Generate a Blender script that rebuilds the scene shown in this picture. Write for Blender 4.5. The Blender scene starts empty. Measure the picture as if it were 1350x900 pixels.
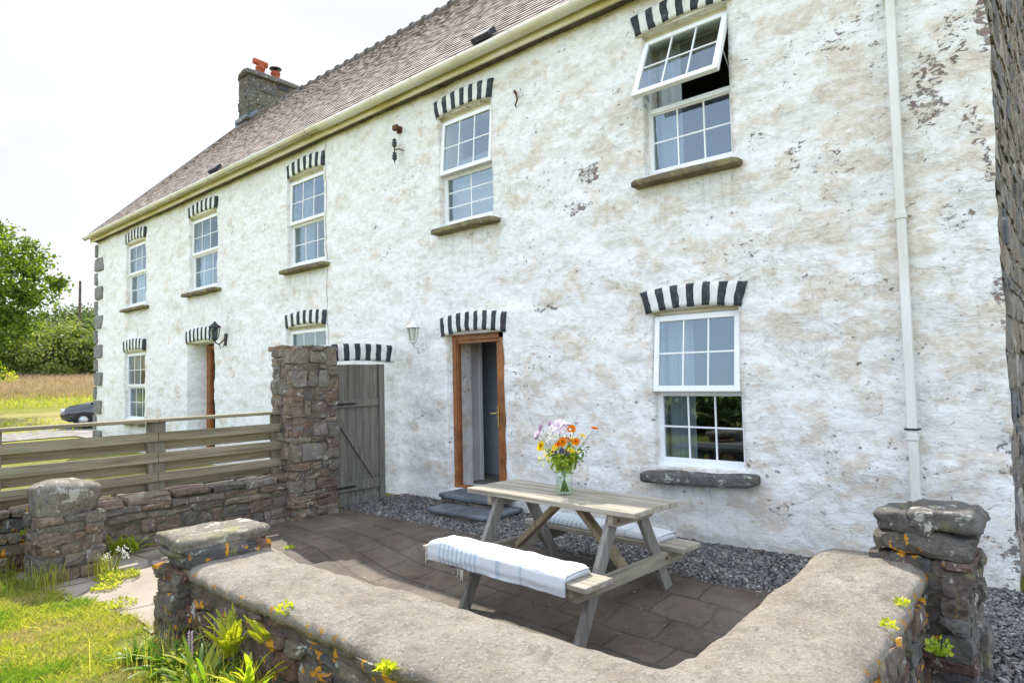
import bpy, bmesh, math, random
import numpy as np
from mathutils import Vector, Matrix
random.seed(7); rng = np.random.default_rng(11)
sc = bpy.context.scene; col = sc.collection
R = math.radians
# ------------------------------------------------------------------ mesh helpers
def tag(o, label=None, cat=None, group=None, kind=None):
    if label: o['label'] = label
    if cat: o['category'] = cat
    if group: o['group'] = group
    if kind: o['kind'] = kind
    return o
def link(o, parent=None):
    col.objects.link(o)
    if parent is not None:
        o.parent = parent
        if parent.type == 'EMPTY' and parent.parent is None:
            o.matrix_parent_inverse = Matrix.LocRotScale(parent.location, parent.rotation_euler, None).inverted()
    return o
def empty(name, loc, label=None, cat=None, group=None):
    e = bpy.data.objects.new(name, None); e.location = loc; e.empty_display_size = .2
    col.objects.link(e); return tag(e, label, cat, group)
def obj(name, me, parent=None): return link(bpy.data.objects.new(name, me), parent)
def base_origin(o, base):
    b = Vector(base); o.data.transform(Matrix.Translation(-b)); o.location = b; return o
class MB:
    def __init__(s): s.v = []; s.f = []; s.m = []; s.sm = []
    def add(s, vs, fs, mi=0, smooth=False):
        k = len(s.v); s.v += [tuple(p) for p in vs]; s.f += [tuple(i + k for i in f) for f in fs]
        s.m += [mi] * len(fs); s.sm += [smooth] * len(fs); return s
    def box(s, a, b, mi=0, ch=0.0, M=None, jit=0.0):
        """box between corners a and b with chamfer ch, optional matrix"""
        a = Vector(a); b = Vector(b); c = (a + b) / 2; h = (b - a) / 2
        h = Vector((abs(h.x), abs(h.y), abs(h.z)))
        if ch <= 0:
            vs = [c + Vector((x * h.x, y * h.y, z * h.z)) for x in (-1, 1) for y in (-1, 1) for z in (-1, 1)]
            fs = [(0, 1, 3, 2), (4, 6, 7, 5), (0, 4, 5, 1), (2, 3, 7, 6), (0, 2, 6, 4), (1, 5, 7, 3)]
        else:
            ch = min(ch, min(h) * .8); vs = []; idx = {}
            for x in (-1, 1):
                for y in (-1, 1):
                    for z in (-1, 1):
                        j = Vector([random.uniform(-jit, jit) for _ in range(3)])
                        for ax in range(3):
                            p = [x * (h.x - ch), y * (h.y - ch), z * (h.z - ch)]
                            p[ax] = (x, y, z)[ax] * h[ax]
                            idx[(x, y, z, ax)] = len(vs); vs.append(c + Vector(p) + j)
            fs = []
            for ax in range(3):
                o1, o2 = [(1, 2), (2, 0), (0, 1)][ax]
                for sg in (-1, 1):
                    q = []
                    for (p1, p2) in ((-1, -1), (1, -1), (1, 1), (-1, 1)):
                        k = [0, 0, 0]; k[ax] = sg; k[o1] = p1; k[o2] = p2; q.append(idx[(*k, ax)])
                    fs.append(tuple(q if sg > 0 else q[::-1]))
            for ax in range(3):       # edges along ax
                o1, o2 = [(1, 2), (2, 0), (0, 1)][ax]
                for s1 in (-1, 1):
                    for s2 in (-1, 1):
                        k0 = [0, 0, 0]; k0[ax] = -1; k0[o1] = s1; k0[o2] = s2; k1 = list(k0); k1[ax] = 1
                        q = [idx[(*k0, o1)], idx[(*k1, o1)], idx[(*k1, o2)], idx[(*k0, o2)]]
                        fs.append(tuple(q if s1 * s2 < 0 else q[::-1]))
            for x in (-1, 1):
                for y in (-1, 1):
                    for z in (-1, 1):
                        q = [idx[(x, y, z, 0)], idx[(x, y, z, 1)], idx[(x, y, z, 2)]]
                        fs.append(tuple(q if x * y * z > 0 else q[::-1]))
        if M is not None: vs = [M @ p for p in vs]
        return s.add(vs, fs, mi)
    def beam(s, p, q, w, t, up=(0, 0, 1), mi=0, ch=.004, ext=0):
        """timber from p to q, w across 'side' direction, t along up"""
        p = Vector(p); q = Vector(q); d = (q - p); L = d.length; d.normalize()
        u = Vector(up); sd = d.cross(u).normalized(); u = sd.cross(d).normalized()
        M = Matrix((( d.x, sd.x, u.x, p.x), (d.y, sd.y, u.y, p.y), (d.z, sd.z, u.z, p.z), (0, 0, 0, 1)))
        return s.box((-ext, -w / 2, -t / 2), (L + ext, w / 2, t / 2), mi, ch, M)
    def tube(s, pts, r, n=8, mi=0, cap=True, smooth=True):
        pts = [Vector(p) for p in pts]; rs = r if isinstance(r, (list, tuple)) else [r] * len(pts)
        vs = []; fs = []; u = None
        for i, p in enumerate(pts):
            d = (pts[min(i + 1, len(pts) - 1)] - pts[max(i - 1, 0)]).normalized()
            if u is None: u = d.orthogonal().normalized()
            else:
                u = (u - d * u.dot(d)); u = u.normalized() if u.length > 1e-6 else d.orthogonal().normalized()
            w = d.cross(u)
            for k in range(n):
                a = 2 * math.pi * k / n; vs.append(p + (u * math.cos(a) + w * math.sin(a)) * rs[i])
        for i in range(len(pts) - 1):
            for k in range(n):
                a = i * n + k; b = i * n + (k + 1) % n; fs.append((a, b, b + n, a + n))
        s.add(vs, fs, mi, smooth)
        if cap: s.add([vs[k] for k in range(n)], [tuple(range(n))[::-1]], mi); s.add(vs[-n:], [tuple(range(n))], mi)
        return s
    def lathe(s, c, prof, n=24, mi=0, smooth=True, axis='z'):
        vs = []; fs = []
        for (r, z) in prof:
            for k in range(n):
                a = 2 * math.pi * k / n
                x, y = r * math.cos(a), r * math.sin(a)
                vs.append(Vector(c) + (Vector((x, y, z)) if axis == 'z' else Vector((x, z, y)) if axis == 'y' else Vector((z, x, y))))
        for i in range(len(prof) - 1):
            for k in range(n):
                a = i * n + k; b = i * n + (k + 1) % n; fs.append((a, b, b + n, a + n))
        return s.add(vs, fs, mi, smooth)
    def build(s, name, mats, parent=None):
        me = bpy.data.meshes.new(name); me.from_pydata(s.v, [], s.f)
        for m in (mats if isinstance(mats, (list, tuple)) else [mats]): me.materials.append(m)
        me.polygons.foreach_set('material_index', s.m); me.polygons.foreach_set('use_smooth', s.sm); me.update()
        return obj(name, me, parent)
def np_mesh(name, V, F, mats, parent=None, smooth=False, mi=None):
    V = np.asarray(V, np.float32); F = np.asarray(F, np.int32); k = F.shape[1]
    me = bpy.data.meshes.new(name); me.vertices.add(len(V)); me.vertices.foreach_set('co', V.ravel())
    me.loops.add(F.size); me.loops.foreach_set('vertex_index', F.ravel()); me.polygons.add(len(F))
    me.polygons.foreach_set('loop_start', np.arange(0, F.size, k, dtype=np.int32))
    me.polygons.foreach_set('loop_total', np.full(len(F), k, np.int32))
    for m in (mats if isinstance(mats, (list, tuple)) else [mats]): me.materials.append(m)
    if mi is not None: me.polygons.foreach_set('material_index', np.asarray(mi, np.int32))
    me.polygons.foreach_set('use_smooth', np.full(len(F), smooth)); me.update(calc_edges=True); me.validate()
    return obj(name, me, parent)
# smooth vector noise (sum of random sines on warped coordinates) and lattice noise
def vnoise(P, scale=1.0, seed=0):
    P = np.asarray(P, float) * scale; i = np.floor(P).astype(np.int64); f = P - i; f = f * f * (3 - 2 * f)
    def h(a, b, c):
        n = (a * 374761393 + b * 668265263 + c * 2147483647 + seed * 1274126177) & 0xffffffff
        n = ((n ^ (n >> 13)) * 1274126177) & 0xffffffff; n = (n ^ (n >> 16)) & 0xffff
        return n / 65535.0
    r = 0
    for dx in (0, 1):
        for dy in (0, 1):
            for dz in (0, 1):
                w = (f[..., 0] if dx else 1 - f[..., 0]) * (f[..., 1] if dy else 1 - f[..., 1]) * (f[..., 2] if dz else 1 - f[..., 2])
                r = r + w * h(i[..., 0] + dx, i[..., 1] + dy, i[..., 2] + dz)
    return r * 2 - 1
def fbm(P, scale=1., oct=4, seed=0):
    r = 0; a = 1; t = 0
    for k in range(oct): r = r + a * vnoise(P, scale * 2 ** k, seed + k * 17); t += a; a *= .5
    return r / t
def P3(x, y, z=0): return np.stack(np.broadcast_arrays(x, y, z), -1).astype(float)
def sstep(a, b, x): t = np.clip((x - a) / (b - a), 0, 1); return t * t * (3 - 2 * t)
# ------------------------------------------------------------------ materials
def S(r, g=None, b=None): return (r, g, b, 1) if g is not None else (r, r, r, 1)
class NT:
    def __init__(s, name):
        s.m = bpy.data.materials.new(name); s.m.use_nodes = True; s.t = s.m.node_tree; s.t.nodes.clear()
        s.out = s.t.nodes.new('ShaderNodeOutputMaterial')
    def n(s, typ, ins=None, out=0, **at):
        nd = s.t.nodes.new('ShaderNode' + typ)
        for k, v in at.items(): setattr(nd, k, v)
        for k, v in (ins or {}).items():
            sk = nd.inputs[k]
            if isinstance(v, bpy.types.NodeSocket): s.t.links.new(v, sk)
            else: sk.default_value = v
        return nd.outputs[out]
    def co(s, sc=(1, 1, 1), loc=(0, 0, 0), rot=(0, 0, 0), kind='Object'):
        tc = s.t.nodes.new('ShaderNodeTexCoord').outputs[kind]
        return s.n('Mapping', {'Vector': tc, 'Scale': sc, 'Location': loc, 'Rotation': rot})
    def noise(s, scale, detail=6, rough=.6, co=None, dist=0., out=0):
        i = {'Scale': scale, 'Detail': detail, 'Roughness': rough, 'Distortion': dist}
        if co is not None: i['Vector'] = co
        return s.n('TexNoise', i, out)
    def ramp(s, fac, stops, interp='LINEAR'):
        nd = s.t.nodes.new('ShaderNodeValToRGB'); s.t.links.new(fac, nd.inputs[0]); cr = nd.color_ramp; cr.interpolation = interp
        while len(cr.elements) < len(stops): cr.elements.new(.5)
        for e, (p, c) in zip(cr.elements, stops): e.position = p; e.color = c if len(c) == 4 else (*c, 1)
        return nd.outputs[0]
    def mask(s, fac, lo, hi): return s.n('MapRange', {'Value': fac, 'From Min': lo, 'From Max': hi}, clamp=True)
    def mix(s, f, a, b, mode='MIX'):
        nd = s.t.nodes.new('ShaderNodeMix'); nd.data_type = 'RGBA'; nd.blend_type = mode
        for k, v in ((0, f), (6, a), (7, b)):
            if isinstance(v, bpy.types.NodeSocket): s.t.links.new(v, nd.inputs[k])
            else: nd.inputs[k].default_value = v
        return nd.outputs[2]
    def math(s, op, a, b=0., c=None):
        i = {0: a, 1: b}
        if c is not None: i[2] = c
        return s.n('Math', i, operation=op)
    def bump(s, h, strength=.5, dist=.01, nrm=None):
        i = {'Height': h, 'Strength': strength, 'Distance': dist}
        if nrm is not None: i['Normal'] = nrm
        return s.n('Bump', i)
    def rand(s): return s.n('NewGeometry', out=8) if False else s.t.nodes.new('ShaderNodeNewGeometry').outputs['Random Per Island']
    def pr(s, colr, rough=.8, nrm=None, spec=.3, metal=0., **kw):
        i = {'Base Color': colr, 'Roughness': rough, 'Specular IOR Level': spec, 'Metallic': metal}
        if nrm is not None: i['Normal'] = nrm
        i.update(kw); sh = s.n('BsdfPrincipled', i); s.t.links.new(sh, s.out.inputs[0]); return s.m
    def surf(s, sh): s.t.links.new(sh, s.out.inputs[0]); return s.m
M = {}
def flat(name, c, rough=.6, var=.12, scale=8., spec=.3, metal=0., bump=.15, bd=.003):
    t = NT(name); n = t.noise(scale, 6, co=t.co()); n2 = t.noise(scale * 7, 4, co=t.co())
    d = tuple(x * (1 - var * 1.6) for x in c); l = tuple(min(1, x * (1 + var)) for x in c)
    cc = t.ramp(n, [(.3, d), (.7, l)]); M[name] = t.pr(cc, rough, t.bump(n2, bump, bd), spec, metal); return M[name]
# whitewashed rubble facade
t = NT('limewash'); co = t.co(); cs = t.co((1, 1, 2.2))
big = t.noise(.55, 4, .55, co); med = t.noise(2.6, 8, .60, t.co((.9, 1, 1.35))); fine = t.noise(10, 8, .66, t.co((1, 1, 1.5))); sx = t.n('SeparateXYZ', {0: t.t.nodes.new('ShaderNodeTexCoord').outputs['Object']})
sepx = sx; sepz = sx.node.outputs[2]
right = t.mask(sepx, -8.5, -.5)
c0 = t.ramp(fine, [(.34, (.66, .65, .62)), (.52, (.78, .775, .75)), (.7, (.83, .83, .815))])
bw = t.math('ADD', t.math('MULTIPLY', right, .11), t.math('MULTIPLY', t.mask(big, .35, .7), .11))
bm = t.mask(t.math('ADD', med, bw), .60, .70)
bfine = t.mask(fine, .66, .40)
bm = t.math('MULTIPLY', bm, t.math('ADD', .26, t.math('MULTIPLY', bfine, .56)))
c1 = t.mix(bm, c0, S(.605, .505, .39))
grime = t.noise(1.1, 10, .7, co)
c2 = t.mix(t.math('MULTIPLY', t.mask(grime, .56, .76), .28), c1, S(.36, .335, .30))
low = t.math('MULTIPLY', t.mask(t.math('ADD', sepz, t.math('MULTIPLY', t.noise(2.5, 5, .6, co), .7)), .95, .25), t.mask(fine, .42, .60))
c2 = t.mix(t.math('MULTIPLY', low, .42), c2, S(.33, .31, .26))
# chips: dark flecks gathered into clusters
warp = t.n('VectorMath', {0: co, 1: t.n('VectorMath', {0: t.n('VectorMath', {0: t.noise(5.5, 5, .7, t.co((1, 1, 1.4)), out=1), 1: (.5, .5, .5)}, operation='SUBTRACT'), 'Scale': .42}, operation='SCALE')}, operation='ADD')
wsep = t.n('SeparateXYZ', {0: warp}); wz = wsep.node.outputs[2]
def blob(cx, cz, rx, rz, lo=1.0, hi=.55):
    dx = t.math('DIVIDE', t.math('SUBTRACT', wsep, cx), rx); dz = t.math('DIVIDE', t.math('SUBTRACT', wz, cz), rz)
    return t.mask(t.math('SQRT', t.math('ADD', t.math('MULTIPLY', dx, dx), t.math('MULTIPLY', dz, dz))), lo, hi)
dens = None
for (a, b, c, d, e) in ((-.86, 4.0, .17, .40, 1.), (-.66, 4.32, .10, .3, .9), (-.56, 3.6, .10, .22, .8), (-.72, 2.9, .16, .16, .7), (-4.2, 4.05, .20, .14, 1.), (-4.42, 3.66, .26, .07, 1.1), (-4.88, 2.55, .2, .04, 1.2), (-5.24, 5.27, .07, .10, .8), (-1.9, 3.7, .13, .16, .9), (-2.25, 3.9, .10, .12, .8), (-5.0, 4.75, .09, .05, .8), (-3.75, 4.9, .08, .05, .9), (-1.6, 4.6, .2, .12, .6), (-2.2, .42, .22, .10, .7), (-8.2, 4.1, .12, .10, .7), (-8.0, 3.6, .15, .1, .7), (-13.0, 4.6, .14, .6, .6), (-.46, 4.5, .06, .45, 1.), (-.46, 3.3, .05, .3, 1.), (-.46, 2.2, .05, .35, 1.), (-.46, 1.1, .05, .3, 1.), (-.46, .3, .07, .2, 1.)):
    q = t.math('MULTIPLY', blob(a, b, c, d), e); dens = q if dens is None else t.math('MAXIMUM', dens, q)
clus = t.math('ADD', t.math('MULTIPLY', t.mask(t.noise(1.3, 5, .65, t.co((.8, 1, 1.2), (3, 0, 1))), .48, .72), .09), t.math('MULTIPLY', t.mask(sepx, -9., -.5), .012))
fl = t.noise(14, 7, .72, t.co((1, 1, 1.6)), .5)
thr = t.math('ADD', t.math('ADD', fl, clus), t.math('MULTIPLY', dens, .135))
chips = t.mask(thr, .660, .690)
gap = t.noise(5.2, 12, .8, t.co((.8, 1, 2.1), (9, 2, 4)), 1.0)
chips2 = t.mask(t.math('ADD', t.math('ADD', gap, t.math('MULTIPLY', clus, .35)), t.math('MULTIPLY', dens, .085)), .664, .69)
chipc = t.ramp(t.noise(5, 3, .5, co), [(.42, (.15, .13, .125)), (.54, (.19, .105, .08)), (.62, (.27, .25, .23))])
# second coat flaking off in hard edged patches
flake = t.noise(3.1, 12, .72, t.co((.7, 1, 1.35), (4, 4, 8)), .9)
c2 = t.mix(t.math('MULTIPLY', t.mask(flake, .55, .565), .26), c2, S(.66, .60, .51)); c2 = t.mix(t.math('MULTIPLY', t.mask(flake, .41, .395), .55), c2, S(.81, .81, .80))
c3 = t.mix(t.math('MULTIPLY', t.mask(thr, .60, .68), .35), c2, S(.42, .39, .35))
c3 = t.mix(t.math('MULTIPLY', chips, .85), c3, chipc); c3 = t.mix(t.math('MULTIPLY', chips2, .8), c3, chipc)
for (a, b, zt_) in ((-3.6, -2.4, 3.68), (-6.8, -5.6, 3.68), (-3.6, -2.36, .60), (-10.9, -9.5, 3.6)):
    mx = t.math('MULTIPLY', t.mask(sepx, a - .05, a + .1), t.mask(sepx, b + .05, b - .1)); mz = t.math('MULTIPLY', t.math('LESS_THAN', sepz, zt_), t.mask(sepz, zt_ - .65, zt_)); dr = t.mask(t.noise(1., 4, .6, t.co((16, 1, .8), (a, 0, 0))), .50, .68)
    c3 = t.mix(t.math('MULTIPLY', t.math('MULTIPLY', mx, mz), t.math('MULTIPLY', dr, .45)), c3, S(.34, .32, .26))
# fresh white repair patch and the long crack where the two houses join
c3 = t.mix(t.math('MULTIPLY', blob(-.72, 1.25, .30, .20, 1., .9), .75), c3, S(.78, .78, .76)); c3 = t.mix(t.math('MULTIPLY', blob(-1.6, 1.28, .16, .07, 1., .9), .6), c3, S(.79, .79, .78))
crk = t.math('ABSOLUTE', t.math('ADD', t.math('ADD', sepx, 9.56), t.math('MULTIPLY', t.math('SUBTRACT', t.noise(1.6, 6, .6, co), .5), .16)))
c3 = t.mix(t.math('MULTIPLY', t.mask(crk, .022, .006), .7), c3, S(.25, .23, .2))
hb = t.math('ADD', t.math('MULTIPLY', med, .9), t.math('MULTIPLY', fine, .45))
vor = t.n('TexVoronoi', {'Vector': t.n('VectorMath', {0: t.co((3.0, 0, 6.2)), 1: t.n('VectorMath', {0: t.noise(1.6, 5, .65, t.co((1, 1, 1.5)), out=1), 'Scale': 1.5}, operation='SCALE')}, operation='ADD'), 'Scale': 1., 'Smoothness': .6}, 0, feature='SMOOTH_F1', voronoi_dimensions='3D'); hb = t.math('SUBTRACT', hb, t.math('MULTIPLY', vor, .55))
hb = t.math('SUBTRACT', hb, t.math('ADD', t.math('MULTIPLY', chips, .25), t.math('MULTIPLY', t.mask(flake, .545, .565), .07))); hb = t.math('ADD', hb, t.math('MULTIPLY', t.noise(40, 5, .7, co), .12))
M['limewash'] = t.pr(c3, .92, t.bump(hb, .85, .036), .15)
# rubble stone, optional lichens
def stone(name, stops, lichen=.0, orange=.0, white=.1, sc=1., bump=.8):
    t = NT(name); co = t.co(); r = t.rand(); c = t.ramp(r, stops)
    n = t.noise(6 * sc, 8, .7, co); f = t.noise(38 * sc, 6, .7, co)
    c = t.mix(.8, c, t.ramp(n, [(.3, (.45, .42, .40)), (.7, (1.15, 1.12, 1.08))]), 'MULTIPLY')
    c = t.mix(.75, c, t.ramp(f, [(.35, (.5, .5, .5)), (.65, (1.2, 1.2, 1.2))]), 'MULTIPLY')
    if white: c = t.mix(t.math('MULTIPLY', t.mask(t.noise(11 * sc, 6, .65, t.co((1, 1, 1), (5, 1, 0)), .5), .66 - white * .2, .70 - white * .2), .75), c, S(.46, .45, .40))
    if lichen: c = t.mix(t.math('MULTIPLY', t.mask(t.noise(5, 7, .7, t.co((1, 1, 1), (1, 7, 3))), .62 - lichen * .2, .74 - lichen * .2), .7), c, S(.27, .25, .10))
    if orange:
        o = t.mask(t.math('ADD', t.math('MULTIPLY', t.noise(15, 4, .5, t.co((1, 1, 1), (2, 2, 9)), .4), .6), t.math('MULTIPLY', t.noise(3.2, 3, .5, t.co((1, 1, 1), (6, 2, 9))), .4)), .60 - orange * .2, .615 - orange * .2)
        c = t.mix(t.math('MULTIPLY', o, .9), c, t.ramp(t.noise(30, 4, .6, co), [(.3, (.42, .17, .01)), (.7, (.70, .36, .03))]))
    M[name] = t.pr(c, .88, t.bump(t.math('ADD', t.math('MULTIPLY', n, .7), t.math('MULTIPLY', f, .4)), bump, .03), .25)
BR = [(0, (.16, .145, .13)), (.2, (.25, .22, .185)), (.4, (.26, .175, .12)), (.5, (.17, .16, .15)), (.72, (.31, .265, .20)), (.87, (.20, .14, .12)), (1, (.30, .28, .25))]
stone('rubble_brown', BR, lichen=.2, white=.25)
stone('rubble_dark', [(0, (.11, .10, .09)), (.3, (.16, .145, .13)), (.5, (.14, .08, .07)), (.7, (.12, .12, .125)), (1, (.19, .17, .14))], lichen=.15, orange=-.12, white=.3)
stone('rubble_lichen', [(0, (.12, .105, .09)), (.3, (.20, .17, .14)), (.5, (.17, .09, .07)), (.7, (.12, .12, .12)), (1, (.24, .20, .15))], lichen=.3, orange=.12, white=.3)
stone('rubble_grey', [(0, (.13, .12, .115)), (.25, (.28, .24, .20)), (.45, (.14, .15, .17)), (.65, (.33, .28, .23)), (.85, (.21, .155, .13)), (1, (.42, .39, .35))], white=.15, lichen=.1)
stone('cap_stone', [(0, (.20, .18, .15)), (1, (.28, .25, .21))], lichen=.4, orange=.0, white=.45)
stone('cap_grey', [(0, (.13, .125, .115)), (.5, (.17, .165, .15)), (1, (.12, .09, .085))], lichen=.2, white=.45)
stone('chimney_stone', [(0, (.10, .10, .09)), (.5, (.15, .145, .125)), (1, (.075, .08, .09))], lichen=.2, white=.3)
stone('sill_stone', [(0, (.17, .145, .10)), (1, (.22, .185, .12))], lichen=.7, white=.1)
stone('sill_dark', [(0, (.13, .13, .125)), (1, (.16, .155, .145))], lichen=.1, white=.4)
stone('quoin_stone', [(0, (.24, .24, .235)), (1, (.31, .305, .29))], white=.05)
flat('mortar', (.135, .115, .09), .95, .3, 9, .1, 0, .8, .01)
flat('upvc', (.80, .81, .81), .35, .03, 3, .5, 0, .02)
flat('cream_board', (.68, .64, .50), .7, .12, 6)
t = NT('black_paint'); n = t.noise(16, 6, .7, t.co()); c = t.ramp(n, [(.35, (.025, .027, .034)), (.60, (.055, .057, .065)), (.70, (.20, .20, .20))]); M['black_paint'] = t.pr(c, .8, t.bump(n, .7, .012), .25)
flat('white_paint', (.74, .735, .70), .85, .08, 10, .2, 0, .7, .012)
flat('brown_wood', (.30, .115, .038), .45, .3, 5, .4)
flat('brass', (.60, .42, .16), .35, .1, 20, .5, .9)
flat('black_metal', (.02, .02, .022), .45, .2, 10, .5)
flat('rust', (.13, .06, .035), .9, .4, 30, .2)
flat('plaster_white', (.70, .67, .68), .8, .05, 3)
flat('plaster_slate', (.42, .47, .54), .8, .15, 2)
flat('room_dark', (.25, .23, .21), .9, .1, 2)
flat('slate_slab', (.12, .14, .155), .55, .3, 4, .4, 0, .5, .008)
flat('terracotta', (.36, .085, .045), .8, .2, 8)
flat('lead', (.16, .18, .22), .5, .2, 4, .5)
flat('curtain', (.62, .63, .64), .9, .06, 2)
flat('blind', (.50, .52, .54), .9, .05, 2)
flat('asphalt_pole', (.10, .075, .06), .9, .3, 5)
flat('bark', (.10, .08, .055), .95, .4, 12, .1, 0, 1., .03)
flat('tassel', (.60, .57, .45), .9, .1, 30)
# gutter/fascia: cream paint with yellow lichen
t = NT('eaves_paint'); n = t.noise(2.2, 7, .65, t.co((.35, 1, 1.5))); f = t.noise(20, 5, .7, t.co())
c = t.ramp(n, [(.33, (.72, .69, .58)), (.48, (.66, .60, .42)), (.60, (.55, .47, .22)), (.74, (.36, .31, .16))])
c = t.mix(t.math('MULTIPLY', t.mask(f, .58, .72), .5), c, S(.14, .12, .07)); M['fascia'] = t.pr(c, .8, t.bump(f, .3, .01))
t = NT('gutter_plastic'); n = t.noise(1.8, 7, .65, t.co((.5, 1, 1.5))); c = t.ramp(n, [(.40, (.70, .69, .62)), (.6, (.62, .57, .40)), (.75, (.40, .37, .22))]); M['gutter'] = t.pr(c, .45, None, .4)
t = NT('downpipe_plastic'); n = t.noise(2.5, 6, .6, t.co((3, 3, .5))); c = t.ramp(n, [(.35, (.70, .70, .66)), (.7, (.60, .57, .50))]); M['pipe'] = t.pr(c, .4, None, .4)
# roof tiles
t = NT('roof_tiles'); br = t.n('TexBrick', {'Vector': t.n('Combine' + 'XYZ', {0: t.n('SeparateXYZ', {0: t.co()}), 1: t.n('SeparateXYZ', {0: t.co()}, 2)}), 'Color1': S(0), 'Color2': S(1), 'Mortar': S(.0), 'Scale': 1., 'Mortar Size': .006, 'Mortar Smooth': .2, 'Brick Width': .24, 'Row Height': .1165}, 0, offset=.5)
bn = t.noise(1.0, 6, .6, t.co()); f = t.noise(9, 6, .7, t.co((1, 2, 2))); g = t.rand()
c = t.ramp(t.n('TexWhiteNoise', {'Vector': t.n('VectorMath', {0: t.n('VectorMath', {0: t.co(), 1: (4.2, 0, 8.58)}, operation='MULTIPLY')}, operation='FLOOR')}, 0), [(0, (.27, .22, .195)), (.35, (.325, .27, .24)), (.7, (.37, .32, .29)), (1, (.30, .25, .225))])
c = t.mix(t.math('MULTIPLY', t.mask(bn, .45, .7), .5), c, S(.38, .31, .27)); c = t.mix(t.math('MULTIPLY', t.mask(f, .62, .70), .6), c, S(.12, .09, .08))
c = t.mix(t.math('MULTIPLY', t.mask(t.noise(14, 5, .7, t.co((1, 1, 1), (4, 4, 4))), .62, .7), .5), c, S(.46, .41, .32))
lines = br.node.outputs['Fac']; c = t.mix(t.math('MULTIPLY', lines, .5), c, S(.10, .08, .07))
M['roof'] = t.pr(c, .9, t.bump(f, .5, .012), .15)
flat('roof_edge', (.17, .135, .12), .95, .3, 8)
# coping cement
t = NT('coping_cement'); n = t.noise(3, 9, .7, t.co()); f = t.noise(45, 6, .75, t.co()); g = t.noise(14, 6, .7, t.co((1, 1, 1), (3, 3, 3)))
c = t.ramp(n, [(.3, (.235, .20, .16)), (.5, (.325, .285, .235)), (.72, (.41, .365, .31))])
c = t.mix(t.math('MULTIPLY', t.mask(g, .50, .64), .6), c, S(.20, .17, .135)); c = t.mix(t.math('MULTIPLY', t.mask(f, .54, .62), .6), c, S(.15, .13, .10)); c = t.mix(t.math('MULTIPLY', t.mask(t.noise(70, 3, .6, t.co((1, 1, 1), (1, 4, 4))), .58, .64), .5), c, S(.52, .49, .44))
c = t.mix(t.math('MULTIPLY', t.mask(t.noise(2.2, 8, .75, t.co((1, 1, 1), (8, 0, 0)), 1.), .66, .69), .6), c, S(.62, .60, .56))
c = t.mix(t.math('MULTIPLY', t.mask(t.noise(5.5, 7, .7, t.co((1, 1, 1), (11, 0, 2)), .7), .60, .66), .45), c, S(.13, .125, .10))
sp = t.n('TexVoronoi', {'Vector': t.co(), 'Scale': 26.}, 0); c = t.mix(t.math('MULTIPLY', t.math('MULTIPLY', t.mask(sp, .20, .12), t.mask(t.noise(2.0, 4, .6, t.co((1, 1, 1), (3, 8, 1))), .56, .62)), .7), c, S(.50, .49, .44))
ck = t.n('TexVoronoi', {'Vector': t.n('VectorMath', {0: t.co(), 1: t.n('VectorMath', {0: t.noise(2.2, 3, .5, t.co(), out=1), 'Scale': .35}, operation='SCALE')}, operation='ADD'), 'Scale': .8}, 0, feature='DISTANCE_TO_EDGE')
cm = t.math('MULTIPLY', t.mask(ck, .006, .002), t.mask(t.noise(2.5, 4, .6, t.co((1, 1, 1), (7, 7, 7))), .52, .58)); 
geo = t.t.nodes.new('ShaderNodeNewGeometry').outputs['Normal']; up = t.n('SeparateXYZ', {0: geo}, 2)
c = t.mix(t.math('MULTIPLY', t.math('MULTIPLY', t.mask(up, .86, .55), t.mask(t.noise(14, 5, .6, t.co((1, 1, 1), (2, 2, 5))), .575, .60)), .85), c, S(.50, .25, .03))
M['coping'] = t.pr(c, .93, t.bump(t.math('ADD', t.math('ADD', t.math('MULTIPLY', f, .7), g), t.math('MULTIPLY', n, 1.6)), 1., .03), .15)
# weathered timber: grain along x of object space
def wood(name, dark, mid, light, axis=0, ax_rot=0.):
    t = NT(name); sc_ = [22, 22, 22]; sc_[axis] = 1.1; co = t.co(tuple(sc_), rot=(0, 0, ax_rot)); n = t.noise(1.0, 8, .65, co, .6); b = t.noise(1.6, 4, .6, t.co()); r = t.rand()
    c = t.ramp(n, [(.3, dark), (.5, mid), (.72, light)]); c = t.mix(.7, c, t.ramp(r, [(0, (.78, .78, .78)), (1, (1.12, 1.1, 1.06))]), 'MULTIPLY')
    c = t.mix(t.math('MULTIPLY', t.mask(b, .5, .75), .35), c, tuple(x * .6 for x in mid) + (1,))
    M[name] = t.pr(c, .85, t.bump(n, .45, .006), .2)
wood('table_top', (.21, .18, .14), (.37, .33, .265), (.50, .46, .385))
wood('table_leg', (.13, .12, .105), (.24, .225, .20), (.36, .335, .295), 2)
wood('table_brace', (.17, .135, .08), (.28, .225, .14), (.36, .30, .20), 2)
wood('table_beam', (.17, .15, .12), (.29, .26, .205), (.40, .36, .285), 1)
wood('fence_wood', (.15, .125, .08), (.28, .24, .16), (.41, .36, .255), 1)
wood('fence_post', (.14, .12, .09), (.23, .205, .15), (.32, .285, .215), 2)
wood('gate_wood', (.105, .095, .08), (.195, .18, .155), (.29, .27, .235), 2)
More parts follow.
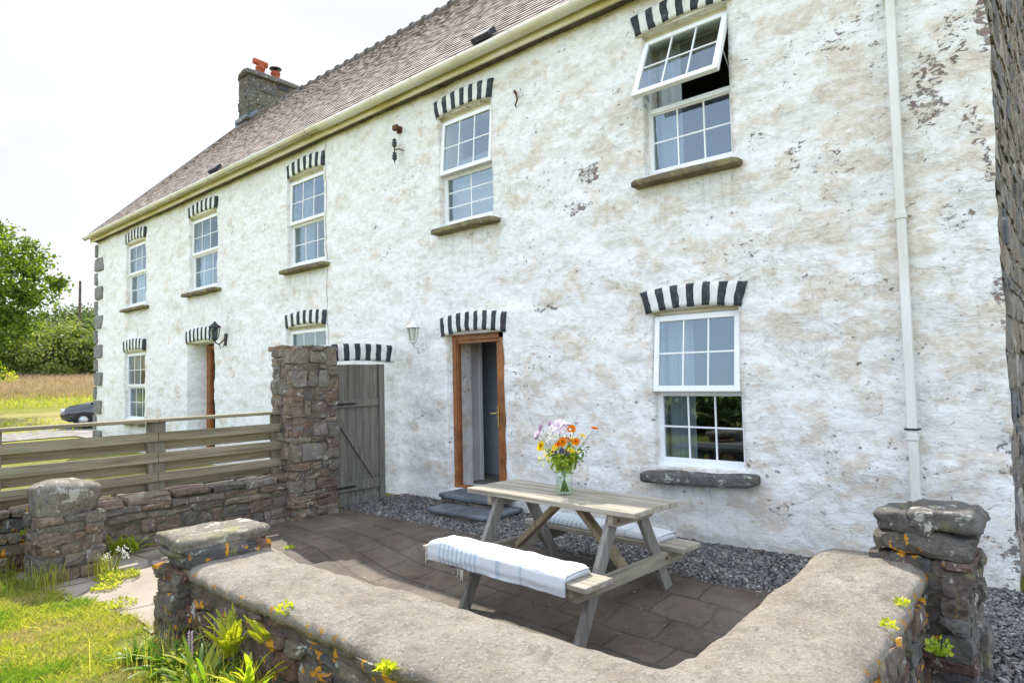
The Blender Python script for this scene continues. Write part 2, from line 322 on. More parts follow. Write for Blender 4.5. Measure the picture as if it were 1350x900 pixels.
# ground materials
t = NT('ground_grass'); n = t.noise(.35, 6, .6, t.co()); m = t.noise(6, 8, .7, t.co()); f = t.noise(60, 4, .7, t.co()); sxy = t.n('SeparateXYZ', {0: t.co()})
c = t.ramp(m, [(.3, (.15, .165, .035)), (.5, (.27, .28, .06)), (.72, (.38, .35, .12))])
far = t.mask(t.math('ADD', sxy, t.math('MULTIPLY', t.noise(.12, 4, .6, t.co((1, .3, 1))), 14.)), -39., -46.)
hay = t.ramp(t.noise(1.2, 8, .7, t.co((1, .5, 1))), [(.3, (.20, .185, .07)), (.55, (.36, .285, .18)), (.75, (.42, .33, .24))])
mid = t.mask(t.noise(.16, 5, .6, t.co((1, .35, 1), (3, 3, 3))), .44, .56)
c = t.mix(t.math('MULTIPLY', t.mask(sxy, -24., -27.), t.math('MULTIPLY', mid, .8)), c, S(.46, .39, .17)); c = t.mix(far, c, hay)
M['ground'] = t.pr(c, .95, t.bump(t.math('ADD', m, f), 1., .05), .1)
t = NT('flagstones'); nz = t.noise(2.5, 4, .6, t.co(), out=1); wv = t.n('VectorMath', {0: t.co(rot=(0, 0, R(4))), 1: t.n('VectorMath', {0: nz, 'Scale': .10}, operation='SCALE')}, operation='ADD')
br = t.n('TexBrick', {'Vector': wv, 'Color1': S(.2), 'Color2': S(.9), 'Mortar': S(0), 'Scale': 1., 'Mortar Size': .012, 'Mortar Smooth': .6, 'Brick Width': .44, 'Row Height': .31}, 0)
fac = br.node.outputs['Fac']; n = t.noise(1.7, 8, .65, t.co()); g = t.noise(17, 7, .7, t.co())
c = t.ramp(n, [(.3, (.062, .046, .035)), (.5, (.10, .077, .059)), (.7, (.16, .126, .096))]); c = t.mix(.25, c, br, 'OVERLAY')
c = t.mix(t.math('MULTIPLY', t.math('MULTIPLY', fac, .55), t.mask(t.noise(2.8, 5, .7, t.co((1, 1, 1), (1, 1, 8))), .36, .56)), c, S(.035, .03, .022)); c = t.mix(t.math('MULTIPLY', t.mask(t.noise(.9, 9, .75, t.co((1, 1, 1), (2, 9, 1)), .8), .46, .62), .5), c, S(.17, .145, .115)); c = t.mix(t.math('MULTIPLY', t.mask(t.noise(3.5, 9, .8, t.co((1, 1, 1), (5, 3, 1)), .5), .56, .64), .6), c, S(.055, .047, .040)); c = t.mix(t.math('MULTIPLY', t.mask(g, .60, .70), .6), c, S(.05, .043, .036))
c = t.mix(t.mask(t.noise(30, 3, .5, t.co((1, 1, 1), (7, 1, 1))), .70, .73), c, S(.35, .32, .27))
M['patio'] = t.pr(c, .8, t.bump(t.math('SUBTRACT', t.math('ADD', t.math('MULTIPLY', g, .35), t.math('MULTIPLY', n, .8)), t.math('MULTIPLY', fac, .45)), .6, .018), .3)
t = NT('path_stone'); n = t.noise(1.5, 8, .65, t.co()); g = t.noise(24, 7, .7, t.co()); vo = t.n('TexVoronoi', {'Vector': t.co(), 'Scale': 1.3}, 0, feature='DISTANCE_TO_EDGE')
c = t.ramp(n, [(.3, (.25, .21, .165)), (.55, (.34, .295, .24)), (.75, (.40, .355, .29))]); c = t.mix(t.math('MULTIPLY', t.mask(g, .58, .7), .6), c, S(.17, .145, .11))
c = t.mix(t.math('MULTIPLY', t.mask(vo, .03, .008), .75), c, S(.10, .085, .06)); M['path'] = t.pr(c, .9, t.bump(t.math('ADD', g, n), .7, .015), .2)
flat('drive_gravel', (.24, .23, .21), .9, .3, 3, .2, 0, 1., .02)
flat('gravel_base', (.085, .085, .085), .9, .5, 40, .2, 0, 1., .02)
t = NT('gravel_chips'); r = t.rand(); c = t.ramp(r, [(0, (.075, .073, .072)), (.5, (.14, .132, .122)), (.8, (.205, .192, .178)), (.93, (.26, .225, .19)), (1, (.38, .365, .34))]); M['chips'] = t.pr(c, .7, None, .35)
def leafm(name, stops, trans=.45, rough=.55, tcol=None):
    t = NT(name); r = t.rand(); c = t.ramp(r, stops)
    p = t.n('BsdfPrincipled', {'Base Color': c, 'Roughness': rough, 'Specular IOR Level': .35})
    tr = t.n('BsdfTranslucent', {'Color': t.mix(1., c, tcol or S(1.5, 1.55, .55), 'MULTIPLY')})
    M[name] = t.surf(t.n('MixShader', {0: trans, 1: p, 2: tr}))
leafm('grass_blade', [(0, (.20, .25, .04)), (.4, (.31, .35, .055)), (.7, (.43, .42, .085)), (1, (.55, .47, .20))], .5)
leafm('dry_blade', [(0, (.40, .36, .13)), (1, (.60, .50, .24))], .4, .7, S(1.2, 1.15, .8)); leafm('lush_blade', [(0, (.10, .17, .03)), (.6, (.17, .27, .04)), (1, (.28, .36, .06))], .5)
leafm('hay_blade', [(0, (.22, .20, .08)), (.5, (.40, .30, .19)), (1, (.48, .37, .26))], .4, .7, S(1.2, 1.1, .9))
leafm('tree_leaf', [(0, (.035, .065, .012)), (.5, (.085, .14, .02)), (1, (.21, .28, .04))], .5)
leafm('bush_leaf', [(0, (.05, .08, .022)), (.5, (.11, .16, .035)), (1, (.22, .26, .07))], .4)
leafm('gorse_leaf', [(0, (.08, .11, .03)), (.6, (.19, .23, .06)), (1, (.31, .33, .12))], .4)
leafm('dark_leaf', [(0, (.035, .06, .018)), (.5, (.07, .105, .03)), (1, (.13, .17, .05))], .35)
leafm('fern_leaf', [(0, (.20, .30, .03)), (.5, (.34, .43, .045)), (1, (.50, .52, .07))], .5, .4)
leafm('fern_green', [(0, (.08, .17, .022)), (.5, (.15, .27, .035)), (1, (.28, .38, .05))], .5, .4)
leafm('yellow_fern', [(0, (.26, .32, .03)), (.5, (.42, .44, .04)), (1, (.58, .54, .06))], .5, .5)
leafm('weed_leaf', [(0, (.16, .20, .05)), (1, (.38, .40, .10))], .4)
def petal(name, a, b):
    t = NT(name); c = t.mix(t.rand(), a + (1,), b + (1,)); p = t.n('BsdfDiffuse', {'Color': c}); tr = t.n('BsdfTranslucent', {'Color': c}); M[name] = t.surf(t.n('MixShader', {0: .35, 1: p, 2: tr}))
petal('petal_orange', (.80, .22, .01), (.90, .36, .02)); petal('petal_yellow', (.85, .60, .02), (.90, .70, .05)); petal('petal_lilac', (.70, .58, .68), (.82, .74, .80))
petal('petal_white', (.72, .72, .66), (.80, .80, .74)); petal('petal_purple', (.13, .10, .25), (.24, .18, .36)); petal('petal_mauve', (.42, .30, .42), (.55, .42, .54)); petal('flower_eye', (.12, .05, .01), (.25, .12, .02)); petal('daisy_eye', (.70, .50, .04), (.8, .6, .1))
def glass(name, tint=(.93, .96, .95), ior=1.9, rough=.0):
    t = NT(name); fr = t.math('MULTIPLY', t.n('Fresnel', {'IOR': ior}), t.math('SUBTRACT', 1., t.t.nodes.new('ShaderNodeNewGeometry').outputs['Backfacing'])); g = t.n('BsdfGlossy', {'Color': S(.76, .90, 1.), 'Roughness': rough}); tr = t.n('BsdfTransparent', {'Color': (*tint, 1)})
    M[name] = t.surf(t.n('MixShader', {0: fr, 1: tr, 2: g}))
glass('window_glass', (.70, .75, .77), 2.3, .008); glass('jar_glass', (.96, .98, .965), 1.6); glass('jar_water', (.97, .99, .95), 1.12); glass('lamp_glass', (.75, .76, .70), 1.5, .05)
# blankets: white woven cotton with pale blue stripe groups along x of the object
t = NT('blanket_weave'); x = t.n('SeparateXYZ', {0: t.co()}); w = None
def stripes(lo, hi, per, duty):
    ins = t.math('MULTIPLY', t.math('GREATER_THAN', x, lo), t.math('LESS_THAN', x, hi))
    return t.math('MULTIPLY', ins, t.math('LESS_THAN', t.math('FRACT', t.math('DIVIDE', x, per)), duty))
st = t.math('ADD', stripes(.18, .66, .052, .5), t.math('ADD', stripes(.86, .91, .05, .9), stripes(1.10, 1.125, .03, .9)))
wv = t.noise(120, 2, .5, t.co()); c = t.mix(t.math('MULTIPLY', st, .62), S(.62, .64, .65), S(.30, .42, .51)); c = t.mix(.35, c, t.ramp(wv, [(.35, (.8, .8, .8)), (.65, (1.1, 1.1, 1.1))]), 'MULTIPLY')
M['blanket'] = t.pr(c, .95, t.bump(wv, .5, .003), .1)
t = NT('car_paint'); M['car_paint'] = t.pr(S(.018, .02, .024), .22, None, .6, **{'Coat Weight': .7})
flat('tyre', (.02, .02, .02), .8); flat('alloy', (.45, .46, .48), .35, .05, 4, .5, .8); flat('plate_white', (.72, .72, .68), .5); flat('headlamp', (.65, .68, .70), .12, .05, 4, .8)
t = NT('car_glass'); M['car_glass'] = t.pr(S(.04, .05, .055), .03, None, 1.)
# ------------------------------------------------------------------ stones
def stone_tpl(n):
    bm_ = bmesh.new(); bmesh.ops.create_cube(bm_, size=2.); bmesh.ops.subdivide_edges(bm_, edges=bm_.edges[:], cuts=n, use_grid_fill=True)
    V = np.array([v.co[:] for v in bm_.verts]); bm_.verts.index_update(); F = np.array([[v.index for v in f.verts] for f in bm_.faces]); bm_.free()
    p = 11.; V = V / (np.sum(np.abs(V) ** p, 1, keepdims=True) ** (1 / p)); return V, F
TPL = {n: stone_tpl(n) for n in (1, 2, 3, 5)}; _v, _f = stone_tpl(9); TPL[7] = (_v / (np.sum(np.abs(_v) ** 3.4, 1, keepdims=True) ** (1 / 3.4)), _f)
class Stones:
    smooth = False
    def __init__(s): s.V = []; s.F = []; s.m = []; s.k = 0
    def add(s, c, h, axes, n=3, amp=.02, mi=0, rot=0.):
        V, F = TPL[n]; q = V * np.array(h)
        ph = rng.uniform(0, 50, 3); size = min(h)
        q = q * (1 + rng.uniform(-.12, .12, 3) * np.roll(V, 1, 1))
        d = np.stack([fbm(V + ph, 1.3, 2, 3), fbm(V + ph + 9, 1.3, 2, 5), fbm(V + ph + 21, 1.3, 2, 8)], 1); q = q + d * amp
        if rot:
            a = rng.uniform(-rot, rot); ca, sa = math.cos(a), math.sin(a); q = np.stack([q[:, 0] * ca - q[:, 1] * sa, q[:, 0] * sa + q[:, 1] * ca, q[:, 2]], 1)
        A = np.array(axes); W = q @ A + np.array(c); s.V.append(W); s.F.append(F + s.k); s.m.append(np.full(len(F), mi)); s.k += len(W); return s
    def boxm(s, a, b, mi=1):
        mb = MB().box(a, b); s.V.append(np.array(mb.v)); s.F.append(np.array(mb.f) + s.k); s.m.append(np.full(6, mi)); s.k += 8; return s
    def face(s, O, u, nrm, U, V0, V1, hs=(.05, .17), ws=(.09, .38), dep=.08, n=3, amp=.016, prot=(-.008, .022), topf=None, v=(0, 0, 1), gap=.003, rot=.05):
        O = np.array(O, float); u = np.array(u, float); nrm = np.array(nrm, float); vv = np.array(v, float); z = V0
        while z < V1 - .025:
            h = min(rng.uniform(*hs), V1 - z)
            if V1 - z - h < .04: h = V1 - z
            x = -rng.uniform(0, .05)
            while x < U - .02:
                w = rng.uniform(*ws) * (1.2 if h < .1 else .8)
                if U - x - w < ws[0] * .7: w = U - x + rng.uniform(-.01, .02)
                hh = h * rng.uniform(.9, 1.04); pr_ = rng.uniform(*prot)
                c = O + u * (x + w / 2) + vv * (z + h / 2) + nrm * (pr_ - dep)
                if topf is None or topf(x + w / 2, z + h / 2): s.add(c, (w / 2 - gap, hh / 2 - gap * .6, dep), (u, vv, nrm), n, amp, 0, rot)
                x += w
            z += h
        return s
    def build(s, name, mats, parent=None): return np_mesh(name, np.concatenate(s.V), np.concatenate(s.F), mats, parent, s.smooth, np.concatenate(s.m))
def pillar(s, x0, x1, y0, y1, z0, z1, **k):
    s.boxm((x0 + .012, y0 + .012, z0), (x1 - .012, y1 - .012, z1 - .02))
    s.face((x0, y0, 0), (1, 0, 0), (0, -1, 0), x1 - x0, z0, z1, **k); s.face((x1, y0, 0), (0, 1, 0), (1, 0, 0), y1 - y0, z0, z1, **k)
    s.face((x1, y1, 0), (-1, 0, 0), (0, 1, 0), x1 - x0, z0, z1, **k); s.face((x0, y1, 0), (0, -1, 0), (-1, 0, 0), y1 - y0, z0, z1, **k); return s
AX = ((1, 0, 0), (0, 1, 0), (0, 0, 1))
# ------------------------------------------------------------------ camera, world, sun
C0 = Vector((0, -6.211, 1.731)); yw, pt, rl = R(41.204), R(2.943), R(-1.278)
Fv = Vector((-math.sin(yw) * math.cos(pt), math.cos(yw) * math.cos(pt), math.sin(pt))); Rv = Vector((math.cos(yw), math.sin(yw), 0)); Uv = Rv.cross(Fv)
R2 = Rv * math.cos(rl) + Uv * math.sin(rl); U2 = -Rv * math.sin(rl) + Uv * math.cos(rl)
cam = bpy.data.cameras.new('camera'); co_ = bpy.data.objects.new('camera', cam); col.objects.link(co_)
co_.matrix_world = Matrix(((R2.x, U2.x, -Fv.x, C0.x), (R2.y, U2.y, -Fv.y, C0.y), (R2.z, U2.z, -Fv.z, C0.z), (0, 0, 0, 1)))
cam.lens = 860 / 1350 * 36; cam.sensor_width = 36; cam.clip_end = 3000; cam.clip_start = .05; sc.camera = co_
cam.dof.use_dof = False
SD = Vector((-.75, .322, 1.0)).normalized()
sun = bpy.data.lights.new('sun', 'SUN'); so = bpy.data.objects.new('sun', sun); col.objects.link(so); so.location = (-20, 10, 30)
so.rotation_euler = SD.to_track_quat('Z', 'Y').to_euler(); sun.energy = 2.4; sun.angle = R(.53); sun.color = (1, .94, .85)
w = bpy.data.worlds.new('World'); sc.world = w; w.use_nodes = True; wt = w.node_tree; wt.nodes.clear()
def wn(typ, ins=None, out=0, **at):
    nd = wt.nodes.new('ShaderNode' + typ)
    for k, v in at.items(): setattr(nd, k, v)
    for k, v in (ins or {}).items():
        if isinstance(v, bpy.types.NodeSocket): wt.links.new(v, nd.inputs[k])
        else: nd.inputs[k].default_value = v
    return nd.outputs[out]
elev = math.asin(SD.z); az = math.atan2(SD.x, SD.y)
sky = wn('TexSky', sky_type='NISHITA', sun_disc=False, sun_elevation=elev, sun_rotation=az, air_density=1., dust_density=1.2, ozone_density=.8)
tc = wn('TexCoord'); nv = wt.nodes['Texture Coordinate'].outputs['Generated'] if 'Texture Coordinate' in wt.nodes else tc
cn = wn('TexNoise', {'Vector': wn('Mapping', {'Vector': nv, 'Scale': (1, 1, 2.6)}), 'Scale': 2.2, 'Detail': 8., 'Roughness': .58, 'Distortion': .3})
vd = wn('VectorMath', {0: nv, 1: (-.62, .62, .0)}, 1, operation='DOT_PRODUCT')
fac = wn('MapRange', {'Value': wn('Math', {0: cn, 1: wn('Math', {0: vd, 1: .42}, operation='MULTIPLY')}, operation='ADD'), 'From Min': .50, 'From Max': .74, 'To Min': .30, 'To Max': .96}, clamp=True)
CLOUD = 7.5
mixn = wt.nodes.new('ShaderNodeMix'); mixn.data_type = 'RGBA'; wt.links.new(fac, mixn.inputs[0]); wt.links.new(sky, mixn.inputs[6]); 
cval = wn('MapRange', {'Value': vd, 'From Min': -.15, 'From Max': .30, 'To Min': 8.5, 'To Max': 2.05}, clamp=True)  # invented sky falloff: clouds brighter behind the camera to light the facade, dimmer ahead
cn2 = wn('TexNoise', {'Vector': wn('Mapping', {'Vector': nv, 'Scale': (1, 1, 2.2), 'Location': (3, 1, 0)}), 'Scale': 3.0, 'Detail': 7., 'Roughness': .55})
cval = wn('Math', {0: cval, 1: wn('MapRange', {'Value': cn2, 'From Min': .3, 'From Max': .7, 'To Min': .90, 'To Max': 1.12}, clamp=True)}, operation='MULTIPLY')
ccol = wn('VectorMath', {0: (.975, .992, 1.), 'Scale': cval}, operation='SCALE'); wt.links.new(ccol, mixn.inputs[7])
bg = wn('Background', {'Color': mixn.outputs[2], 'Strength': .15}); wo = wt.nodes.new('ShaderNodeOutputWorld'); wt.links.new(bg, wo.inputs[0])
sc.view_settings.view_transform = 'Standard'; sc.view_settings.look = 'None'; sc.view_settings.gamma = 1; sc.view_settings.exposure = 1.66
sc.cycles.max_bounces = 6; sc.cycles.transparent_max_bounces = 16; sc.cycles.caustics_reflective = False; sc.cycles.caustics_refractive = False
sc.cycles.use_denoising = True; sc.cycles.sample_clamp_indirect = 8
# ------------------------------------------------------------------ ground
def gz(x, y):
    x = np.asarray(x, float); y = np.asarray(y, float)
    z = 3.2 * sstep(24, 72, -x) + 6. * sstep(75, 190, -x) + .12 * fbm(P3(x, y), .08, 3) * sstep(12, 30, np.hypot(x, y))
    z = z + .012 * fbm(P3(x, y), 1.2, 3)
    ins = sstep(-7.42, -7.3, x) * sstep(-4.36, -4.30, y) * (1 - sstep(60, 61, y)) * (1 - sstep(-.98, -.9, x))
    strip = sstep(-22, -21.9, x) * (1 - sstep(-.95, -.9, x)) * sstep(.2, .3, y) * (1 - sstep(8.4, 8.5, y))
    return z - .32 * np.maximum(ins * (1 - sstep(.1, .3, y)), strip)
def axis(*segs):
    a = []
    for lo, hi, st in segs: a += list(np.arange(lo, hi, st))
    return np.array(sorted(set(np.round(a, 4))))
def grid(xs, ys, zf, keep=None):
    X, Y = np.meshgrid(xs, ys, indexing='ij'); Z = zf(X, Y); V = np.stack([X, Y, Z], -1).reshape(-1, 3); ny = len(ys)
    I, J = np.meshgrid(np.arange(len(xs) - 1), np.arange(ny - 1), indexing='ij'); a = (I * ny + J).ravel(); F = np.stack([a, a + ny, a + ny + 1, a + 1], 1)
    if keep is not None: cx = V[F].mean(1); F = F[keep(cx[:, 0], cx[:, 1])]
    return V, F
def clean(V, F):
    u, inv = np.unique(F, return_inverse=True); return V[u], inv.reshape(F.shape)
xs = axis((-600, -200, 40), (-200, -80, 8), (-80, -22, 1.5), (-22, -9, .6), (-9, 2, .1), (2, 20, 1.5), (20, 100, 10), (100, 401, 60)); ys = axis((-400, -100, 50), (-100, -20, 6), (-20, -9, 1), (-9, 1, .1), (1, 10, .5), (10, 60, 2), (60, 200, 10), (200, 601, 50))
V, F = grid(xs, ys, gz); tag(np_mesh('ground', V, F, M['ground'], smooth=True), kind='structure')
def pz(x, y): return .004 - .165 * sstep(-6.4, -4.9, x) * sstep(1.15, 2.15, -np.asarray(y, float)) + .006 * fbm(P3(x, y), 3., 3, 4)
V, F = grid(axis((-7.5, -.75, .05)), axis((-4.3, -.95, .05)), pz, lambda x, y: (y > -3.42 + .05 * fbm(P3(x, y), 3, 2)) | (x > -4.5)); V, F = clean(V, F)
tag(np_mesh('patio', V, F, M['patio'], smooth=True), kind='structure')
V, F = grid(axis((-7.5, -4.2, .04)), axis((-4.9, -3.2, .04)), lambda x, y: .010 + .02 * fbm(P3(x, y), 2.2, 3, 8) * .5, lambda x, y: (y < -3.36 + .06 * fbm(P3(x, y), 2, 2, 5)) & (y > -4.47 + .14 * fbm(P3(x, y), 1.6, 3, 2) + .10 * (x + 5.6)) & (x < -4.32))
V, F = clean(V, F); tag(np_mesh('path', V, F, M['path'], smooth=True), kind='structure')
def grz(x, y): return .012 + .018 * sstep(-.9, -.2, y) + .014 * fbm(P3(x, y), 2.2, 3, 6) - .05 * sstep(1.0, 1.25, -np.asarray(y, float)) * (np.asarray(x) < -.9)
def keepg(x, y): return (y > -1.22 + .07 * fbm(P3(x, y), 2.5, 3, 9)) & (y < .02)
V, F = grid(axis((-7.62, -.4, .05)), axis((-1.4, .06, .05)), grz, keepg); V, F = clean(V, F); tag(np_mesh('gravel', V, F, M['gravel_base'], smooth=True), kind='structure')
V, F = grid(axis((-.92, 4, .1)), axis((-4.6, 9, .1)), lambda x, y: .014 + .014 * fbm(P3(x, y), 2.2, 3, 6), lambda x, y: ((x > -.42) | (y < -.02)) & (y > -4.45 + .1 * fbm(P3(x, y), 2, 2))); V, F = clean(V, F)
tag(np_mesh('gravel', V, F, M['gravel_base'], smooth=True), kind='structure')
V, F = grid(axis((-36, -21.6, .5)), axis((-9, 6, .5)), lambda x, y: gz(x, y) + .03, lambda x, y: (x > -28.5 + .4 * fbm(P3(x, y), .5, 2) - .8 * np.maximum(y, 0)) & ((x < -25.2 + .4 * fbm(P3(x, y), .5, 2)) | (y > .5))); V, F = clean(V, F); tag(np_mesh('drive', V, F, M['drive_gravel'], smooth=True), kind='structure')
def chips(name, n, xf, zf, s0, s1):
    T, TF = TPL[1]; T = T[:, :]; x, y = xf(n); n = len(x); sz = rng.uniform(s0, s1, (n, 1, 1)) * rng.uniform(.5, 1.3, (n, 1, 3)) * np.array([1.2, .9, .5])
    a = rng.uniform(0, 6.28, n); b = rng.normal(0, .45, n); q = T[None] * sz * (1 + rng.uniform(-.25, .25, (n, len(T), 1)))
    q = np.stack([q[..., 0] * np.cos(b)[:, None] - q[..., 2] * np.sin(b)[:, None], q[..., 1], q[..., 0] * np.sin(b)[:, None] + q[..., 2] * np.cos(b)[:, None]], -1)
    q = np.stack([q[..., 0] * np.cos(a)[:, None] - q[..., 1] * np.sin(a)[:, None], q[..., 0] * np.sin(a)[:, None] + q[..., 1] * np.cos(a)[:, None], q[..., 2]], -1)
    P = np.stack([x, y, zf(x, y) + rng.uniform(-.002, .008, n)], 1)[:, None]; V = (q + P).reshape(-1, 3); F = (TF[None] + (np.arange(n) * len(T))[:, None, None]).reshape(-1, 4)
    o = np_mesh(name, V, F, M['chips'], smooth=False); return tag(o, kind='stuff')
def xf1(n):
    x = rng.uniform(-7.6, -.45, n); y = -1.32 * rng.uniform(0, 1, n) ** .85 + .0; k = keepg(x, y) | (rng.uniform(size=n) < .08); return x[k], y[k]
tag(chips('gravel_chips', 17000, xf1, grz, .007, .017), 'loose dark slate gravel chips in a strip along the house wall', 'gravel')
def xf2(n): x = rng.uniform(-.75, .9, n); y = rng.uniform(-3.6, 2.2, n); k = (y < -.02) | (x > -.4); return x[k], y[k]
tag(chips('gravel_chips', 15000, xf2, lambda x, y: x * 0 + .02, .007, .018), 'grey gravel chips outside the right garden wall by the gable corner', 'gravel')
# grass
def blades(name, x, y, z, h0, h1, wd, mat, lean=.5):
    n = len(x); h = rng.uniform(h0, h1, n); a = rng.uniform(0, 6.28, n); l = rng.normal(0, lean, n) * h; d = rng.uniform(0, 6.28, n)
    B = np.stack([x, y, z - .004], 1); s_ = np.stack([np.cos(a), np.sin(a), a * 0], 1) * (wd * rng.uniform(.6, 1.3, (n, 1))); t_ = np.stack([np.cos(d) * l, np.sin(d) * l, h], 1)
    V = np.stack([B - s_, B + s_, B + t_ * .55 + s_ * .7 - np.stack([t_[:, 0] * .15, t_[:, 1] * .15, 0 * h], 1), B + t_], 1).reshape(-1, 3); k = np.arange(n)[:, None] * 4; F = np.concatenate([k + np.array([0, 1, 2]), k + np.array([0, 2, 3])], 0)
    return tag(np_mesh(name, V, F, mat), kind='stuff')
def lawnpts(n, x0, x1, y0, y1):
    x = rng.uniform(x0, x1, n); y = rng.uniform(y0, y1, n)
    path = (y > -4.47 + .14 * fbm(P3(x, y), 1.6, 3, 2) + .10 * (x + 5.6) + .035 + .05 * fbm(P3(x, y), 6, 2, 4)) & (x > -7.5)
    k = ~path & ~((x > -5.0) & (y > -4.62)) & ~((x < -7.0) & (y > -4.65)) & ~((x > -7.4) & (x < -6.82) & (y > -4.68)); return x[k], y[k]
x, y = lawnpts(120000, -7.6, -3.0, -6.6, -4.1); d = fbm(P3(x, y), 1.3, 3, 5); k = d > -.45; x, y, d = x[k], y[k], d[k]
d2 = fbm(P3(x, y), 2.3, 4, 15); kd = d2 + rng.normal(0, .12, len(x)) > .22; kl = (d2 + rng.normal(0, .1, len(x)) < -.28)
for kk, mt_, h0_, h1_, lb_ in ((kd, 'dry_blade', .012, .035, 'dry straw coloured patches in the lawn before the garden wall'), (kl, 'lush_blade', .03, .075, 'longer darker green grass patches in the lawn before the garden wall'), (~kd & ~kl, 'grass_blade', .018, .05, 'short bright green lawn grass in front of the garden wall')):
    tag(blades('grass', x[kk], y[kk], gz(x[kk], y[kk]), h0_, h1_, .0022, M[mt_], .8), lb_, 'grass')
b = MB()
for k in range(170):
    px_, py_ = random.uniform(-6.9, -4.4), random.uniform(-6.2, -4.7); zz_ = float(gz(px_, py_)) + random.uniform(.015, .04)
    for j in range(3): a = j * 2.09 + px_ * 9; c_ = Vector((px_, py_, zz_)); d_ = Vector((math.cos(a), math.sin(a), .2)); s_ = Vector((-math.sin(a), math.cos(a), 0)); b.add([c_, c_ + d_ * .008 + s_ * .006, c_ + d_ * .015, c_ + d_ * .008 - s_ * .006], [(0, 1, 2, 3)])
o = b.build('clover', [M['lush_blade']]); tag(o, 'small clover leaves scattered through the lawn', 'clover', kind='stuff')
x = rng.uniform(-9, 3, 60000); y = rng.uniform(-9.5, -4.7, 60000); k = (x > -3) | (x < -7.6) | (y < -6.6); x, y = x[k], y[k]; k = ~((x < -7.0) & (y > -4.7)); x, y = x[k], y[k]
tag(blades('grass', x, y, gz(x, y), .02, .055, .004, M['grass_blade'], .7), 'lawn grass around the photographer side of the garden', 'grass')
# tall seeding grass of the far field
x = rng.uniform(-66, -42, 70000); y = rng.uniform(-14, 22, 70000); tag(blades('tall_grass', x, y, gz(x, y), .12, .38, .018, M['hay_blade'], .5), 'tall dry seeding grass on the slope below the bushes', 'grass')
x = np.concatenate([rng.uniform(-44, -38, 9000), rng.uniform(-33, -27, 3000)]); y = rng.uniform(-12, 14, 12000); tag(blades('rough_grass', x, y, gz(x, y), .08, .22, .018, M['grass_blade'], .5), 'rough green grass at the edge of the mown field', 'grass')
# ------------------------------------------------------------------ farmhouse
house = empty('farmhouse', (-10.9, 4.4, 0), 'long whitewashed stone farmhouse with brown tiled roof and striped arches', 'farmhouse')
XL, XR, YB, EZ = -21.36, -.44, 8.8, 5.93
def depth_rec(): return .30
WIN = [  # s0, s1, z0, z1, transom, open deg, lower cols, rows, curtain, name
    dict(s=(-3.47, -2.50), z=(3.84, 5.395), tr=4.56, op=25, cur='left', lab=None),
    dict(s=(-6.74, -5.72), z=(3.84, 5.395), tr=4.555, op=4.5, cur='blind', lc=2, lr=3),
    dict(s=(-10.84, -9.63), z=(3.78, 5.395), tr=4.54, op=1.5, cur='both'),
    dict(s=(-15.05, -13.68), z=(3.77, 5.40), tr=4.56, op=0, cur='both'),
    dict(s=(-18.97, -17.62), z=(3.75, 5.40), tr=4.575, op=0, cur='both'),
    dict(s=(-3.46, -2.50), z=(.75, 2.375), tr=1.515, op=6., cur='left'),
    dict(s=(-10.86, -9.63), z=(1.0, 2.67), tr=1.8, op=0, cur=None),
    dict(s=(-19.03, -17.68), z=(.80, 2.56), tr=1.65, op=0, cur='both')]
DOOR = [(-6.65, -5.58, .2, 2.30), (-15.12, -13.78, 0., 2.59)]
opens = [(*w_['s'], *w_['z']) for w_ in WIN] + DOOR
gx = set(np.round(np.linspace(XL, XR, 480), 4)); gzv = set(np.round(np.linspace(-.1, EZ, 136), 4))
for a, b, c, d in opens:
    for q in (a, b): gx = {v for v in gx if abs(v - q) > .018} | {q}
    for q in (c, d): gzv = {v for v in gzv if abs(v - q) > .018} | {q}
gx = np.array(sorted(gx)); gzv = np.array(sorted(gzv)); X, Z = np.meshgrid(gx, gzv, indexing='ij')
PP = P3(X, Z * 1.7, 0); Y = -(.030 * fbm(PP, 2.1, 3, 21) + .013 * np.abs(fbm(PP, 5.5, 3, 33)) + .02 * fbm(P3(X, Z), .45, 2, 3)) + .004
Xj = X + .007 * fbm(P3(X, Z, 5), 7, 2, 41) * ((X > XL) & (X < XR)); Zj = Z + .006 * fbm(P3(X, Z, 9), 7, 2, 43)
edge = sstep(.10, 0, XR - X); Y = Y + .03 * edge; Xj = Xj + (X == XR) * (.035 * fbm(P3(X, Z * 3, 2), 1.6, 4, 7))
nz = len(gzv); V = np.stack([Xj, Y, Zj], -1).reshape(-1, 3).tolist(); F = []; border = {}
for i in range(len(gx) - 1):
    xm = (gx[i] + gx[i + 1]) / 2
    cand = [o for o in opens if o[0] < xm < o[1]]
    for j in range(nz - 1):
        zm = (gzv[j] + gzv[j + 1]) / 2
        if any(o[2] < zm < o[3] for o in cand): continue
        a = i * nz + j; q = (a, a + nz, a + nz + 1, a + 1); F.append(q)
        for e in range(4):
            p1, p2 = q[e], q[(e + 1) % 4]; key = (min(p1, p2), max(p1, p2))
            if key in border: border[key] = None
            else: border[key] = (p1, p2)
back = {}
def bk(i):
    if i not in back: back[i] = len(V); V.append([V[i][0], .48, V[i][2]])
    return back[i]
for e in border.values():
    if e:
        p1, p2 = e
        if max(V[p1][2], V[p2][2]) > EZ - .03 or max(V[p1][0], V[p2][0]) > XR - .05: continue
        F.append((p2, p1, bk(p1), bk(p2)))
me = bpy.data.meshes.new('front_wall'); me.from_pydata(V, [], F); me.materials.append(M['limewash']); me.polygons.foreach_set('use_smooth', [True] * len(F)); me.update()
obj('front_wall', me, house)
